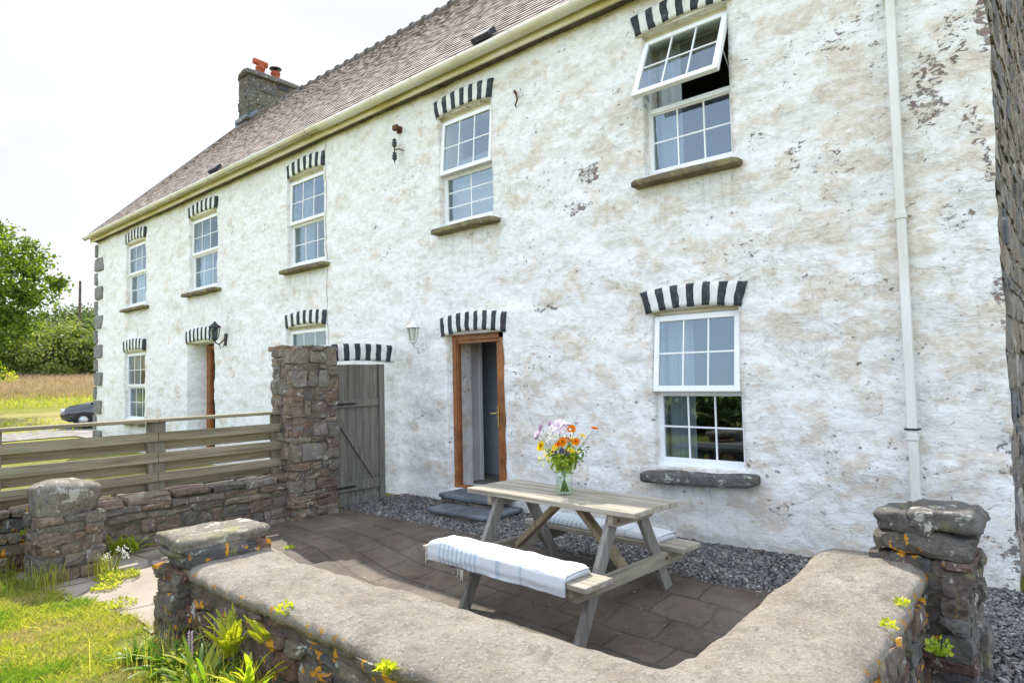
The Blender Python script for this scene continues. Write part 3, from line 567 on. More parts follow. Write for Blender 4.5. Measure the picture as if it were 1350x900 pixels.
# back wall, gables
b = MB().box((XL, YB - .45, -.1), (XR - .02, YB, EZ)); b.build('back_wall', M['limewash'], house)
yr, zr = 4.4, 10.6
def gable(name, x0, x1, mat):
    b = MB(); vs = [(x, y, z) for x in (x0, x1) for (y, z) in ((.10, -.1), (YB - .01, -.1), (YB - .01, EZ), (yr, zr - .06), (.10, EZ))]
    b.add(vs, [(4, 3, 2, 1, 0), (5, 6, 7, 8, 9)] + [(k, (k + 1) % 5, (k + 1) % 5 + 5, k + 5) for k in range(5)]); return b.build(name, mat, house)
gable('left_gable', XL, XL + .45, M['limewash']); gable('right_gable', XR - .5, XR - .035, M['mortar'])
s = Stones(); s.face((XR - .02, .085, 0), (0, 1, 0), (1, 0, 0), 8.67, -.05, 10.3, hs=(.09, .36), ws=(.16, .6), dep=.07, n=3, amp=.02, prot=(-.012, .012), gap=.003, topf=lambda u, v: v < EZ - .05 + min(u, 8.75 - u) * 1.0)
o = s.build('gable_stonework', [M['rubble_grey'], M['mortar']], house)
# quoins on the far corner
s = Stones(); z = .05; k = 0
while z < 5.7:
    h = rng.uniform(.36, .42); wq = .60 if k % 2 == 0 else .15
    s.add((XL + wq / 2 - .012, .0, z + h / 2), (wq / 2, .058, h / 2 - .012), AX, 2, .004); s.add((XL + .01, .2 + (.14 if k % 2 else 0), z + h / 2), (.04, .2 + (.12 if k % 2 else 0), h / 2 - .012), AX, 2, .004); z += h + .01; k += 1
s.build('quoin_stones', [M['quoin_stone']], house)
# floors and rooms inside
MB().box((XL + .46, .49, .08), (XR - .52, YB - .46, .2)).box((XL + .46, .49, 2.85), (XR - .52, YB - .46, 3.02)).build('interior_floor', M['room_dark'], house)
MB().box((XL + .46, .49, 5.72), (XR - .52, YB - .46, 5.8)).build('upper_ceiling', M['room_dark'], house)
b = MB().box((-9.9, 3.6, .21), (XR - .53, 3.7, 2.84)).box((XL + .47, 3.6, 3.03), (XR - .53, 3.7, 5.71)).box((-5.1, .5, .21), (-5.0, 3.59, 2.84)).box((-9.75, .5, 3.03), (-9.65, 3.59, 5.71)).box((XL + .47, 3.6, .21), (-10, 3.7, 2.84))
b.build('partition_wall', M['room_dark'], house)
MB().box((-6.86, .49, .205), (-6.76, .74, 2.8)).build('hall_wall', M['plaster_white'], house)
MB().box((-6.88, .745, .205), (-6.74, .80, 2.3)).build('door_casing', M['upvc'], house)
MB().box((-9.0, 1.25, .205), (-5.12, 1.32, 2.8)).build('hall_back_wall', M['plaster_slate'], house)
# windows
def pane_grid(b, x0, x1, z0, z1, y, cols, rows, bw=.018, d=.012):
    for c in range(1, cols): xx = x0 + (x1 - x0) * c / cols; b.box((xx - bw / 2, y - d, z0), (xx + bw / 2, y + d, z1), 0, .003)
    for r in range(1, rows): zz = z0 + (z1 - z0) * r / rows; b.box((x0, y - d * .8, zz - bw / 2), (x1, y + d * .8, zz + bw / 2), 0, .003)
def ring(b, x0, x1, z0, z1, y0, y1, wd, ch=.006, bot=None):
    bot = bot or wd
    b.box((x0, y0, z0), (x0 + wd, y1, z1), 0, ch); b.box((x1 - wd, y0, z0), (x1, y1, z1), 0, ch); b.box((x0 + wd - .002, y0, z1 - wd), (x1 - wd + .002, y1, z1), 0, ch); b.box((x0 + wd - .002, y0, z0), (x1 - wd + .002, y1, z0 + bot), 0, ch)
def sill(x0, x1, ztop, mat, parent, th=.075, out=.10, tilt=0.):
    V, F = TPL[5]; L = (x1 - x0) / 2
    Xs = np.concatenate([V * np.array([1, 1, 1])]); P_ = Xs * np.array([L, (out + .12) / 2, th / 2]); P_ = P_ + np.array([(x0 + x1) / 2, .06 - (out + .12) / 2 + .0, ztop - th / 2])
    P_[:, 2] += .016 * fbm(P_, 3.2, 3, int(abs(x0) * 10)) + tilt * (P_[:, 0] - (x0 + x1) / 2); P_[:, 1] += .02 * fbm(P_, 3.5, 2, 5)
    return np_mesh('sill', P_, F, mat, parent, True)
def curtain(x0, x1, z0, z1, y, mat, parent, gath=True, n=40):
    b = MB(); vs = []; ph = random.random() * 9
    for i in range(n + 1):
        u = i / n; yy = y + (.022 * math.sin(u * (x1 - x0) * 62 + ph) + .01 * math.sin(u * 23 + ph * 2) if gath else 0)
        vs += [(x0 + (x1 - x0) * u, yy, z0), (x0 + (x1 - x0) * u, yy * 1.0 + .0, z1)]
    b.add(vs, [(2 * i, 2 * i + 2, 2 * i + 3, 2 * i + 1) for i in range(n)], 0, True); k = len(vs)
    b.add([(p[0], p[1] + .004, p[2]) for p in vs], [(2 * i + 1, 2 * i + 3, 2 * i + 2, 2 * i) for i in range(n)], 0, True)
    return b.build('curtain' if gath else 'blind', mat, parent)
def window(d, i):
    x0, x1 = d['s']; z0, z1 = d['z']; tr = d['tr']; y0 = .10; y1 = .165; x0 -= .012; x1 += .012
    b = MB(); ring(b, x0, x1, z0 - .01, z1 - .045, y0, y1, .052, bot=.075); b.box((x0 + .05, y0 - .006, tr - .028), (x1 - .05, y1 - .003, tr + .028), 0, .005)
    b.box((x0 - .0, y0 - .035, z0 - .012), (x1 + .0, y0 - .001, z0 + .028), 0, .006)          # cill nose
    lx0, lx1, lz0, lz1 = x0 + .052, x1 - .052, z0 + .065, tr - .028
    ring(b, lx0 - .002, lx1 + .002, lz0 - .002, lz1 + .002, y0 + .012, y1 - .012, .016, .003); pane_grid(b, lx0, lx1, lz0, lz1, y0 + .034, d.get('lc', 3), d.get('lr', 2))
    wn_ = b.build('window', M['upvc'], house)
    hb = MB().box((x0 - .01, y0 - .01, z1 - .043), (x1 + .01, y1 + .1, z1 + .03), 0, .004); hb.build('head_board', M['cream_board'], wn_)
    MB().box((lx0, y0 + .030, lz0), (lx1, y0 + .038, lz1)).build('glass_pane', M['window_glass'], wn_)
    # top hung sash
    uz0, uz1 = tr + .002, z1 - .055; s_ = MB(); H = uz1 - uz0; sx0, sx1 = x0 + .022, x1 - .022
    ring(s_, sx0, sx1, -H, 0, -.012, .045, .062); pane_grid(s_, sx0 + .062, sx1 - .062, -H + .062, -.062, .012, 3, 2)
    g_ = MB().box((sx0 + .06, .009, -H + .06), (sx1 - .06, .016, -.06))
    Mx = Matrix.Translation((0, y0 - .028, uz1)) @ Matrix.Rotation(R(-d['op']), 4, 'X')
    for bb in (s_, g_): bb.v = [tuple(Mx @ Vector(p)) for p in bb.v]
    s_.build('sash', M['upvc'], wn_); g_.build('glass_pane', M['window_glass'], wn_)
    if d['op'] > 10:
        for xx in (sx0 + .01, sx1 - .01):
            pb = Mx @ Vector((xx, .03, -H * .62)); MB().tube([(xx, y0 + .01, uz0 + .12), pb], .007, 6).build('stay', M['alloy'], wn_)
    c = d['cur']
    if c == 'left': curtain(x0 + .05, x0 + .34, z0 - .02, z1 - .1, .28, M['curtain'], wn_)
    if c == 'blind': curtain(x0 + .03, x1 - .03, z0 + .0, tr + .25, .24, M['blind'], wn_, False)
    if c == 'both': curtain(x0 + .03, x0 + .42, z0 - .02, z1 - .08, .28, M['curtain'], wn_); curtain(x1 - .42, x1 - .03, z0 - .02, z1 - .08, .28, M['curtain'], wn_)
    return wn_
SILL = [(-3.58, -2.40, 3.775), (-6.80, -5.59, 3.775), (-10.92, -9.46, 3.70), (-15.18, -13.45, 3.69), (-19.05, -17.42, 3.66), (-3.57, -2.36, .715), (-10.95, -9.5, .93), (-19.1, -17.6, .74)]
for i, d in enumerate(WIN):
    w_ = window(d, i); a, b_, zt = SILL[i]; q = sill(a, b_, zt + .01 if i != 5 else zt, M['sill_dark'] if i == 5 else M['sill_stone'], w_, .075 if i != 5 else .115, .10 if i != 5 else .13, .0 if i != 5 else .04)
    mb = MB().box((d['s'][0] - .0, -.0, zt - .0), (d['s'][1], .13, d['z'][0] - .008), 0); mb.build('sill_bed', M['limewash'], w_)
# striped arches
def arch(x0, x1, z0, h, rise, nb, first, parent, y=0., flare=.05, yd=None, along='x', nn=1, mats=None, name='striped_arch', proud=.038, ends=True, th=None):
    """fan of painted voussoirs: 2*nb-1 stripes starting and ending in black"""
    ns = 2 * nb - 1 if ends else 2 * nb + 1
    sub = 6; N = ns * sub; rows = 7; V = []; F = []; mi = []
    for side in range(2):
        for i in range(N + 1):
            u = i / N; uj = u
            for r in range(rows):
                v = r / (rows - 1); xb = x0 + (x1 - x0) * uj; xt = (x0 - flare) + (x1 - x0 + 2 * flare) * uj
                xx = xb + (xt - xb) * v; rz = rise * (1 - (2 * u - 1) ** 2); zz = z0 + rz + h * v
                k = random.random()
                stripe_edge = (i % sub == 0)
                xx += .010 * float(fbm(P3(xx * 9, zz * 14, 1.), 1., 2, 3)) + (.004 * (float(vnoise(P3(i * 1.7, r * 2.3, x0), 1., 5))) if stripe_edge and 0 < i < N else 0); zz += .006 * float(fbm(P3(xx * 8, zz, 3.), 1., 2, 9)) * (1 if r in (0, rows - 1) else 0)
                bulge = .006 * math.sin(math.pi * ((i % sub) / sub if i % sub else 0)) + .006 * float(fbm(P3(xx, zz, 2.), 9, 2, 11))
                edgef = 0.010 if (r in (0, rows - 1) or i in (0, N)) else 0
                yy = y - proud - bulge + edgef if side == 0 else y + (.02 if th is None else th)
                V.append((xx, yy, zz))
    n1 = (N + 1) * rows
    for i in range(N):
        for r in range(rows - 1):
            a = i * rows + r; F.append((a, a + rows, a + rows + 1, a + 1)); st = i // sub; blk = (st % 2 == 0) if ends else (st % 2 == 1); mi.append(0 if blk else 1)
        a = i * rows; st = i // sub; blk = (st % 2 == 0) if ends else (st % 2 == 1); F.append((a + rows, a, a + n1, a + rows + n1)); mi.append(0 if (blk and h < .2) else 1)
        a = i * rows + rows - 1; F.append((a, a + rows, a + rows + n1, a + n1)); mi.append(0 if blk else 1)
    for i in (0, N):
        for r in range(rows - 1): a = i * rows + r; q = (a, a + 1, a + 1 + n1, a + n1); F.append(q if i == 0 else q[::-1]); mi.append(0 if ends else 1)
    if along == 'y': V = [(y + (p[1] - y) * -1, p[0], p[2]) for p in V]; F = [f for f in F]
    me = bpy.data.meshes.new(name); me.from_pydata(V, [], F)
    for m in mats or (M['black_paint'], M['white_paint']): me.materials.append(m)
    me.polygons.foreach_set('material_index', mi); me.polygons.foreach_set('use_smooth', [True] * len(F)); me.update(); return obj(name, me, parent)
arch(-3.52, -2.46, 5.385, .235, .045, 7, 0, house); arch(-6.76, -5.70, 5.385, .245, .045, 7, 0, house); arch(-10.78, -9.60, 5.38, .25, .05, 7, 0, house, flare=.04)
arch(-15.02, -13.66, 5.40, .25, .05, 7, 0, house, flare=.04); arch(-18.95, -17.62, 5.40, .27, .05, 7, 0, house, flare=.04)
arch(-3.50, -2.47, 2.345, .235, .045, 7, 0, house, flare=.07); arch(-6.72, -5.53, 2.28, .255, .06, 8, 0, house, flare=.03)
arch(-10.86, -9.60, 2.655, .24, .05, 7, 0, house, flare=.04); arch(-15.14, -13.72, 2.58, .28, .06, 8, 0, house, flare=.04); arch(-19.05, -17.66, 2.555, .28, .05, 7, 0, house, flare=.04)
# doors
def door(x0, x1, z0, z1, y, jw=.06, jr=.06):
    b = MB(); b.box((x0 - .012, y, z0), (x0 + jw, y + .09, z1), 0, .006); b.box((x1 - jr, y, z0), (x1 + .012, y + .09, z1), 0, .006); b.box((x0 + jw, y, z1 - .075), (x1 - jw * .6, y + .09, z1), 0, .006); b.box((x0 + jw - .001, y + .02, z1 - .12), (x1 - jw * .6, y + .085, z1 - .077), 0, .004)
    b.box((x0 + jw, y + .02, z0), (x0 + jw + .022, y + .088, z1 - .12), 0, .004); b.box((x0 + jw, y + .01, z0), (x1 - jw * .6, y + .10, z0 + .035), 0, .005)
    return b.build('door_frame', M['brown_wood'], house)
d1 = door(-6.65, -5.58, .2, 2.30, .11, .065, .19)
lf = MB().box((-5.815, .115, .245), (-5.772, .98, 2.17), 0, .005); lf = lf.build('door_leaf', M['brown_wood'], house)
MB().box((-5.812, .098, 1.06), (-5.785, .114, 1.33), 0, .003).tube([(-5.80, .11, 1.24), (-5.80, .06, 1.24), (-5.81, .055, 1.235), (-5.89, .06, 1.235)], .009, 8).build('handle', M['brass'], lf)
d4 = door(-15.12, -13.78, .02, 2.56, .42, .16)
lf = MB().box((-13.9, .52, .1), (-13.85, 1.3, 2.4), 0, .005).build('door_leaf', M['brown_wood'], house)
# roof
ov = .30; y_e, z_e = -ov, EZ - .02; ncs = 41; b = MB(); xs_ = np.linspace(XL - .12, XR + .12, 240)
def slope(sgn, name):
    V = []; F = []; nX = len(xs_); L = yr + ov + .0
    for c in range(ncs):
        t0, t1 = c / ncs, (c + 1.12) / ncs
        for (tt, lift) in ((t0, -.006), (t0, .012), (min(t1, 1), -.003)):
            yy = y_e + (yr - y_e) * tt; zz = z_e + (zr - z_e) * tt + .02; yy = yy - lift * .7; zz = zz + lift * .7 + .0
            jz = .004 * fbm(P3(xs_ * 1., c * 3.3, tt), 2.8, 2, c) + .03 * fbm(P3(xs_, tt * 2, 0), .16, 2, 77)
            jy = .006 * rng.uniform(-1, 1, nX) if lift > 0 else 0
            V.append(np.stack([xs_, np.full(nX, yy) + jy if sgn > 0 else 2 * yr - np.full(nX, yy), zz + jz], 1))
        k = c * 3 * nX; i = np.arange(nX - 1)
        for r in (0, 1): F.append(np.stack([k + r * nX + i, k + r * nX + i + 1, k + (r + 1) * nX + i + 1, k + (r + 1) * nX + i], 1))
    mi = np.concatenate([np.full(len(f), (1 if k % 2 == 0 else 0)) for k, f in enumerate(F)]); return np_mesh(name, np.concatenate(V), np.concatenate(F), [M['roof'], M['roof_edge']], house, mi=mi)
rf = slope(1, 'roof'); slope(-1, 'rear_roof')
b = MB(); vs = [(x, y, z) for x in (XL - .13, XR + .13) for (y, z) in ((y_e + .02, z_e - .04), (yr, zr - .05), (2 * yr - y_e, z_e - .04))]
b.add(vs, [(0, 1, 4, 3), (1, 2, 5, 4)]).build('roof_underlay', M['mortar'], house)
b = MB()
for xx, sg in ((XL - .13, -1),):
    for (p, q) in (((y_e, z_e), (yr, zr)), ((2 * yr - y_e, z_e), (yr, zr))): b.beam((xx, p[0], p[1] - .02), (xx, q[0], q[1] - .02), .04, .10, ch=.003)
b.build('verge', M['lead'], house)
xr_ = XL - .1; i = 0
rt = MB()
def ridge(x):
    b = MB(); n = 9; L = .47
    for (xa, xb, r0) in ((0, L, .125), (L - .05, L + .01, .15)):
        vs = []; 
        for xx in (xa, xb):
            for k in range(n): a = math.pi * (-.12 + 1.24 * k / (n - 1)); vs.append((x + xx, yr + math.cos(a) * r0, zr - .045 + math.sin(a) * (r0 + (.02 if r0 > .13 else 0))))
        b.add(vs, [(k, k + 1, k + 1 + n, k + n) for k in range(n - 1)] + [tuple(range(n)), tuple(range(2 * n - 1, n - 1, -1))], 0, False)
    return b.build('ridge_tile', M['ridge'], rf)
flat('ridge', (.13, .115, .105), .9, .3, 6)
x = -20.35
while x < XR: ridge(x); x += .47
for (xx, yy) in ((-5.75, -.08), (-13.6, -.08)):
    b = MB(); c = Vector((xx, yy, z_e + (yy - y_e) + .08)); Mx = Matrix.Translation(c) @ Matrix.Rotation(R(45), 4, 'X')
    b.box((-.16, -.10, -.03), (.16, .10, .045), 0, .01, Mx); b.build('roof_vent', M['black_paint'], rf)
# chimney
s = Stones(); cx0, cx1, cy0, cy1 = -21.15, -20.42, 4.12, 5.85
s = pillar(s, cx0, cx1, cy0, cy1, 9.3, 11.95, hs=(.12, .5), ws=(.25, .8), dep=.07, n=3, amp=.03, prot=(-.02, .02))
ch = s.build('chimney', [M['chimney_stone'], M['mortar']], rf)
s = Stones(); s.add(((cx0 + cx1) / 2, (cy0 + cy1) / 2, 12.03), ((cx1 - cx0) / 2 + .10, (cy1 - cy0) / 2 + .10, .10), AX, 3, .02); s.build('chimney_cap', [M['chimney_stone']], ch); s = Stones(); s.add((cx1 - .25, cy0 - .06, cy0 + 6.24), (.42, .12, .05), AX, 3, .02); s.build('drip_stone', [M['chimney_stone']], ch)
b = MB(); b.add([(cx1 + .035, cy0 - .1, cy0 - .1 + 6.2 + .06), (cx1 + .035, yr, zr + .06), (cx1 + .035, yr, zr + .22), (cx1 + .035, cy0 - .1, cy0 - .1 + 6.2 + .26)], [(0, 1, 2, 3)]); b.box((cx0 - .03, cy0 - .11, cy0 - .11 + 6.2 - .02), (cx1 + .05, cy0 - .07, cy0 + 6.2 + .2), 0); b.build('flashing', M['lead'], ch)
for (yy, kind) in ((4.72, 0), (5.28, 1)):
    b = MB(); xx = -20.80; z = 12.12; r = .15
    b.lathe((xx, yy, z), [(r * 1.1, 0), (r * 1.1, .05), (r * .92, .09), (r * .92, .26), (r * 1.08, .28), (r * 1.08, .36), (r * .9, .38), (r * .8, .38), (r * .7, .1)], 18)
    if kind == 0: b.tube([(xx - .0, yy - .24, z + .52), (xx, yy + .24, z + .50)], .105, 14); b.tube([(xx, yy, z + .36), (xx, yy, z + .55)], .13, 14)
    p = b.build('chimney_pot', M['terracotta'], ch)
    if kind: bb = MB().lathe((xx, yy, z + .50), [(0, .06), (.10, .05), (.21, .0), (.21, -.02), (.05, -.03)], 20); bb.tube([(xx, yy - .1, z + .34), (xx, yy - .1, z + .5)], .01); bb.tube([(xx, yy + .1, z + .34), (xx, yy + .1, z + .5)], .01); bb.build('cowl', M['black_metal'], ch)
# eaves: fascia, gutter, downpipe
b = MB(); b.box((XL - .05, -.16, 5.80), (XR + .02, -.13, 5.99), 0, .004); b.box((XL - .05, -.129, 5.835), (XR + .02, .02, 5.86)); b.build('fascia', M['fascia'], house)
b = MB(); b.box((XL + .02, -.11, 5.822), (XR, .02, 5.834), 0, .002); b.build('soffit_board', M['mortar'], house)
def gut(x0, x1, z, r=.08, y=-.245):
    b = MB(); n = 10; vs = []
    for k in range(n + 1): a = math.pi * (1 + k / n); vs += [(x0, y + r * math.cos(a), z + r * math.sin(a)), (x1, y + r * math.cos(a), z + r * math.sin(a))]
    for k in range(n, -1, -1): a = math.pi * (1 + k / n); q = r - .006; vs += [(x0, y + q * math.cos(a), z + q * math.sin(a)), (x1, y + q * math.cos(a), z + q * math.sin(a))]
    m = 2 * (n + 1); b.add(vs, [(2 * k, 2 * k + 1, (2 * k + 3) % (2 * m), (2 * k + 2) % (2 * m)) for k in range(m)], 0, True); return b.build('gutter', M['gutter'], house)
g1 = gut(XL - .1, -9.3, 5.962); g2 = gut(-9.35, XR + .05, 5.945, .085)
x = -20.9
while x < XR:
    q = MB(); 
    pts = [(x, -.245 + .090 * math.cos(math.pi * (1 + k / 8)), 5.95 + .090 * math.sin(math.pi * (1 + k / 8))) for k in range(9)]
    for a_, b_ in zip(pts[:-1], pts[1:]): q.beam(a_, b_, .028, .006, up=(0, 0, 1) if abs((Vector(b_) - Vector(a_)).normalized().z) < .9 else (0, 1, 0), ch=0, ext=.003)
    q.box((x - .012, -.175, 5.88), (x + .012, -.14, 5.96)); q.build('gutter_bracket', M['gutter'], house); x += .93
b = MB(); px = -1.075; b.box((px - .034, -.115, .0), (px + .034, -.05, 5.55), 0, .006); b.beam((px, -.082, 5.53), (px, -.235, 5.80), .066, .062, up=(1, 0, 0)); b.box((px - .034, -.268, 5.76), (px + .034, -.205, 5.91), 0, .006)
dp = b.build('downpipe', M['pipe'], house)
for zz in (1.19, 3.0, 4.86):
    b = MB(); b.box((px - .042, -.123, zz - .06), (px + .042, -.046, zz + .0), 0, .006); b.box((px - .06, -.05, zz - .03), (px + .06, .0, zz - .005), 0, .004); b.build('pipe_collar', M['pipe'], dp)
b = MB(); b.box((px - .052, -.128, 1.215), (px + .056, -.04, 1.23), 0, .002); b.build('pipe_strap', M['black_metal'], dp)
# doorstep slabs
def slab(x0, x1, y0, y1, zt, th, mat, name, parent, amp=.012):
    V, F = TPL[5]; P_ = V * np.array([(x1 - x0) / 2, (y1 - y0) / 2, th / 2]) + np.array([(x0 + x1) / 2, (y0 + y1) / 2, zt - th / 2]); P_ = P_ + amp * np.stack([fbm(P_ + 3, 3, 3), fbm(P_ + 8, 3, 3), fbm(P_, 3, 3) * .4], 1); return np_mesh(name, P_, F, mat, parent, True)
slab(-6.46, -5.45, -.40, .10, .215, .06, M['slate_slab'], 'doorstep', house, .012); slab(-6.30, -5.25, -.76, -.03, .105, .05, M['slate_slab'], 'doorstep', house, .012)
s = Stones(); s.boxm((-6.24, -.70, -.02), (-5.35, -.02, .05)).boxm((-6.4, -.34, .05), (-5.6, 0, .15)); s.face((-6.25, -.71, 0), (1, 0, 0), (0, -1, 0), .95, -.05, .06, hs=(.08, .1), ws=(.25, .5), dep=.06); s.face((-5.30, -.72, 0), (0, 1, 0), (1, 0, 0), .7, -.05, .06, hs=(.08, .1), ws=(.15, .4), dep=.06); s.face((-6.42, -.36, 0), (1, 0, 0), (0, -1, 0), .9, .10, .15, hs=(.05, .06), dep=.04)
s.build('step_base', [M['rubble_brown'], M['mortar']], house)
# ------------------------------------------------------------------ wall fittings
def lantern(x, z, loc, metal, label, name='wall_lantern', yo=-.21, sc_=1., backx=.0):
    r = empty(name, loc, label, 'lantern'); b = MB(); y = yo
    b.lathe((x, y, z), [(.012 * sc_, .17 * sc_), (.02 * sc_, .155 * sc_), (.03 * sc_, .14 * sc_), (.095 * sc_, .085 * sc_), (.10 * sc_, .075 * sc_), (.085 * sc_, .07 * sc_)], 6, smooth=False)
    b.lathe((x, y, z), [(.05 * sc_, -.10 * sc_), (.055 * sc_, -.115 * sc_), (.03 * sc_, -.135 * sc_), (.01 * sc_, -.16 * sc_)], 6, smooth=False)
    for k in range(6):
        a = math.pi / 3 * k; b.tube([(x + .085 * sc_ * math.cos(a), y + .085 * sc_ * math.sin(a), z + .075 * sc_), (x + .052 * sc_ * math.cos(a), y + .052 * sc_ * math.sin(a), z - .105 * sc_)], .006 * sc_, 5)
    b.build('lantern_body', metal, r)
    MB().lathe((x, y, z), [(.08 * sc_, .073 * sc_), (.05 * sc_, -.10 * sc_)], 6, smooth=False).build('lantern_glass', M['lamp_glass'], r)
    MB().tube([(x, y, z - .13 * sc_), (x, y + .02, z - .18 * sc_), (x, y * .6, z - .20 * sc_), (x, y * .3, z - .14 * sc_), (x, -.02, z - .10 * sc_)], .011 * sc_, 7).tube([(x, y * .62, z - .19 * sc_), (x, y * .5, z - .26 * sc_), (x, y * .25, z - .24 * sc_), (x, -.03, z - .17 * sc_)], .007 * sc_, 6).build('bracket_arm', metal, r)
    MB().box((x - .035 * sc_, -.035, z - .22 * sc_), (x + .035 * sc_, .02, z - .02 * sc_), 0, .01).build('back_plate', metal, r); return r
lantern(-13.25, 2.74, (-13.25, 0, 2.5), M['black_metal'], 'black wall lantern beside the striped arch of the far doorway', yo=-.24, sc_=1.25)
lantern(-7.12, 2.35, (-7.12, 0, 2.1), M['limewash'], 'white painted wall lantern between the plank gate and the open door', yo=-.2, sc_=1.05)
r = empty('insulator_bracket', (-7.56, 0, 5.2), 'rusty iron bracket with black insulators high on the white wall', 'bracket')
b = MB().box((-7.62, -.05, 5.40), (-7.54, .01, 5.50), 0, .008).tube([(-7.58, -.02, 5.45), (-7.58, -.14, 5.45)], .012, 6); b.box((-7.60, -.15, 5.41), (-7.50, -.09, 5.49), 0, .01).build('bracket_plate', M['rust'], r)
b = MB()
for zz in (5.22, 5.02): b.lathe((-7.58, -.12, zz), [(.012, .07), (.035, .05), (.02, .03), (.045, .01), (.025, -.01), (.04, -.03), (.012, -.06)], 12)
b.build('insulator', M['black_metal'], r)
MB().tube([(-7.58, -.12, 5.3), (-7.58, -.12, 4.93)], .009, 6).tube([(-7.58, -.12, 5.12), (-7.50, -.11, 5.12), (-7.50, .0, 5.12)], .009, 6).build('iron_rod', M['rust'], r)
o = MB().tube([(-5.30, .0, 5.33), (-5.24, -.07, 5.31), (-5.20, -.09, 5.27), (-5.20, -.07, 5.18), (-5.25, -.05, 5.14), (-5.28, .0, 5.13)], [.014, .016, .013, .012, .01, .008], 7).build('wall_hook', M['rust']); tag(base_origin(o, (-5.24, 0, 5.2)), 'bent rusty iron hook sticking out of the upper white wall', 'hook')
# ------------------------------------------------------------------ tall gate pillar, gate, arch
s = pillar(Stones(), -7.85, -7.38, -1.93, -1.29, -.1, 2.13, hs=(.05, .24), ws=(.10, .40), dep=.08, amp=.022, prot=(-.01, .028))
for k in range(5): s.add((-7.6 + rng.uniform(-.12, .12), -1.85 + k * .14, 2.13), (.24, .09, .035), AX, 3, .015)
o = s.build('stone_pillar', [M['rubble_brown'], M['mortar']]); tag(base_origin(o, (-7.6, -1.6, 0)), 'tall brown rubble stone pillar between the rail fence and the plank gate', 'pillar')
g = empty('garden_gate', (-7.62, -.8, 0), 'tall weathered grey plank gate with diagonal brace beside the stone pillar', 'gate')
y = -1.20; b = MB(); ys_ = np.linspace(-1.21, -.44, 7)
for a_, b_ in zip(ys_[:-1], ys_[1:]): b.box((-7.66, a_ + .002, .04), (-7.635, b_ - .002, 1.925 + random.uniform(-.004, .004)), 0, .003)
b.build('gate_boards', M['gate_wood'], g)
for (z0_, z1_, x_) in ((1.34, 1.44, -7.60), (.20, .33, -7.60), (.02, .12, -7.612)): MB().box((-7.632, -1.2, z0_), (x_, -.45, z1_), 0, .004).build('gate_ledge', M['gate_wood'], g)
MB().beam((-7.616, -1.17, 1.27), (-7.616, -.52, .36), .032, .085, up=(0, 1, 1)).build('gate_brace', M['gate_wood'], g)
MB().box((-7.68, -.43, -.02), (-7.60, -.34, 1.93), 0, .005).build('gate_post', M['gate_wood'], g)
for z_ in (1.37, .245): MB().box((-7.598, -1.19, z_), (-7.592, -.85, z_ + .03), 0, .002).build('gate_hinge', M['black_metal'], g)
o = arch(-1.30, -.16, 1.95, .235, .035, 6, 0, None, y=-7.60, flare=.03, along='y', name='gate_arch', proud=.03, ends=False, th=.16)
tag(base_origin(o, (-7.6, -.7, 1.95)), 'low black and white striped arch over the plank gate', 'arch')
# ------------------------------------------------------------------ rear garden wall with bed and rail fence
def ztop(u): return .53 + .02 * math.sin(u * 3.1) + .015 * math.sin(u * 7.3)
s = Stones(); s.boxm((-7.88, -4.3, -.1), (-7.475, -1.9, .48)); s.face((-7.46, -4.3, 0), (0, 1, 0), (1, 0, 0), 2.35, -.05, .47, hs=(.06, .17), ws=(.12, .38), dep=.07, n=3, amp=.02, prot=(-.02, .025))
y = -4.25
while y < -1.95: w_ = rng.uniform(.25, .55); s.add((-7.67, y + w_ / 2, .52 + rng.uniform(-.012, .012)), (.235, w_ / 2 - .006, .045), AX, 3, .02); y += w_
o = s.build('garden_wall', [M['rubble_brown'], M['mortar']]); tag(base_origin(o, (-7.6, -3.1, 0)), 'low brown rubble wall below the rail fence, running to the tall pillar', 'wall')
s = Stones(); s.boxm((-8.35, -7.5, -.1), (-7.62, -4.35, .50)); s.face((-7.58, -7.5, 0), (0, 1, 0), (1, 0, 0), 3.1, -.05, .50, hs=(.07, .17), ws=(.12, .34), dep=.07, amp=.02)
y = -7.5
while y < -4.5: w_ = rng.uniform(.25, .5); s.add((-7.9, y + w_ / 2, .54 + rng.uniform(-.012, .012)), (.37, w_ / 2, .045), AX, 3, .02); y += w_
o = s.build('garden_wall', [M['rubble_lichen'], M['mortar']]); tag(base_origin(o, (-7.8, -5.9, 0)), 'low shaded rubble wall left of the rounded stone pillar', 'wall')
s = pillar(Stones(), -7.36, -6.86, -4.62, -4.14, -.1, .58, hs=(.07, .15), ws=(.13, .30), dep=.08, amp=.016); lq = empty('stone_pillar', (-7.1, -4.4, 0), 'short rounded rubble pillar at the path edge, left of the garden opening', 'pillar')
s.build('stonework', [M['rubble_brown'], M['mortar']], lq); s = Stones(); s.smooth = True; s.add((-7.11, -4.38, .69), (.27, .265, .165), AX, 7, .05); s.build('cap_boulder', [M['cap_stone']], lq)
fe = empty('rail_fence', (-7.7, -3.3, .0), 'weathered horizontal board fence on the low rubble wall', 'fence')
PY_ = [(-4.90 + .02, -4.74), (-3.45, -3.28), (-2.0, -1.845), (-6.4, -6.24), (-7.8, -7.66)]
for (a_, b_) in PY_: MB().box((-7.80, a_, .0), (-7.70, b_, 1.30), 0, .006).build('fence_post', M['fence_post'], fe)
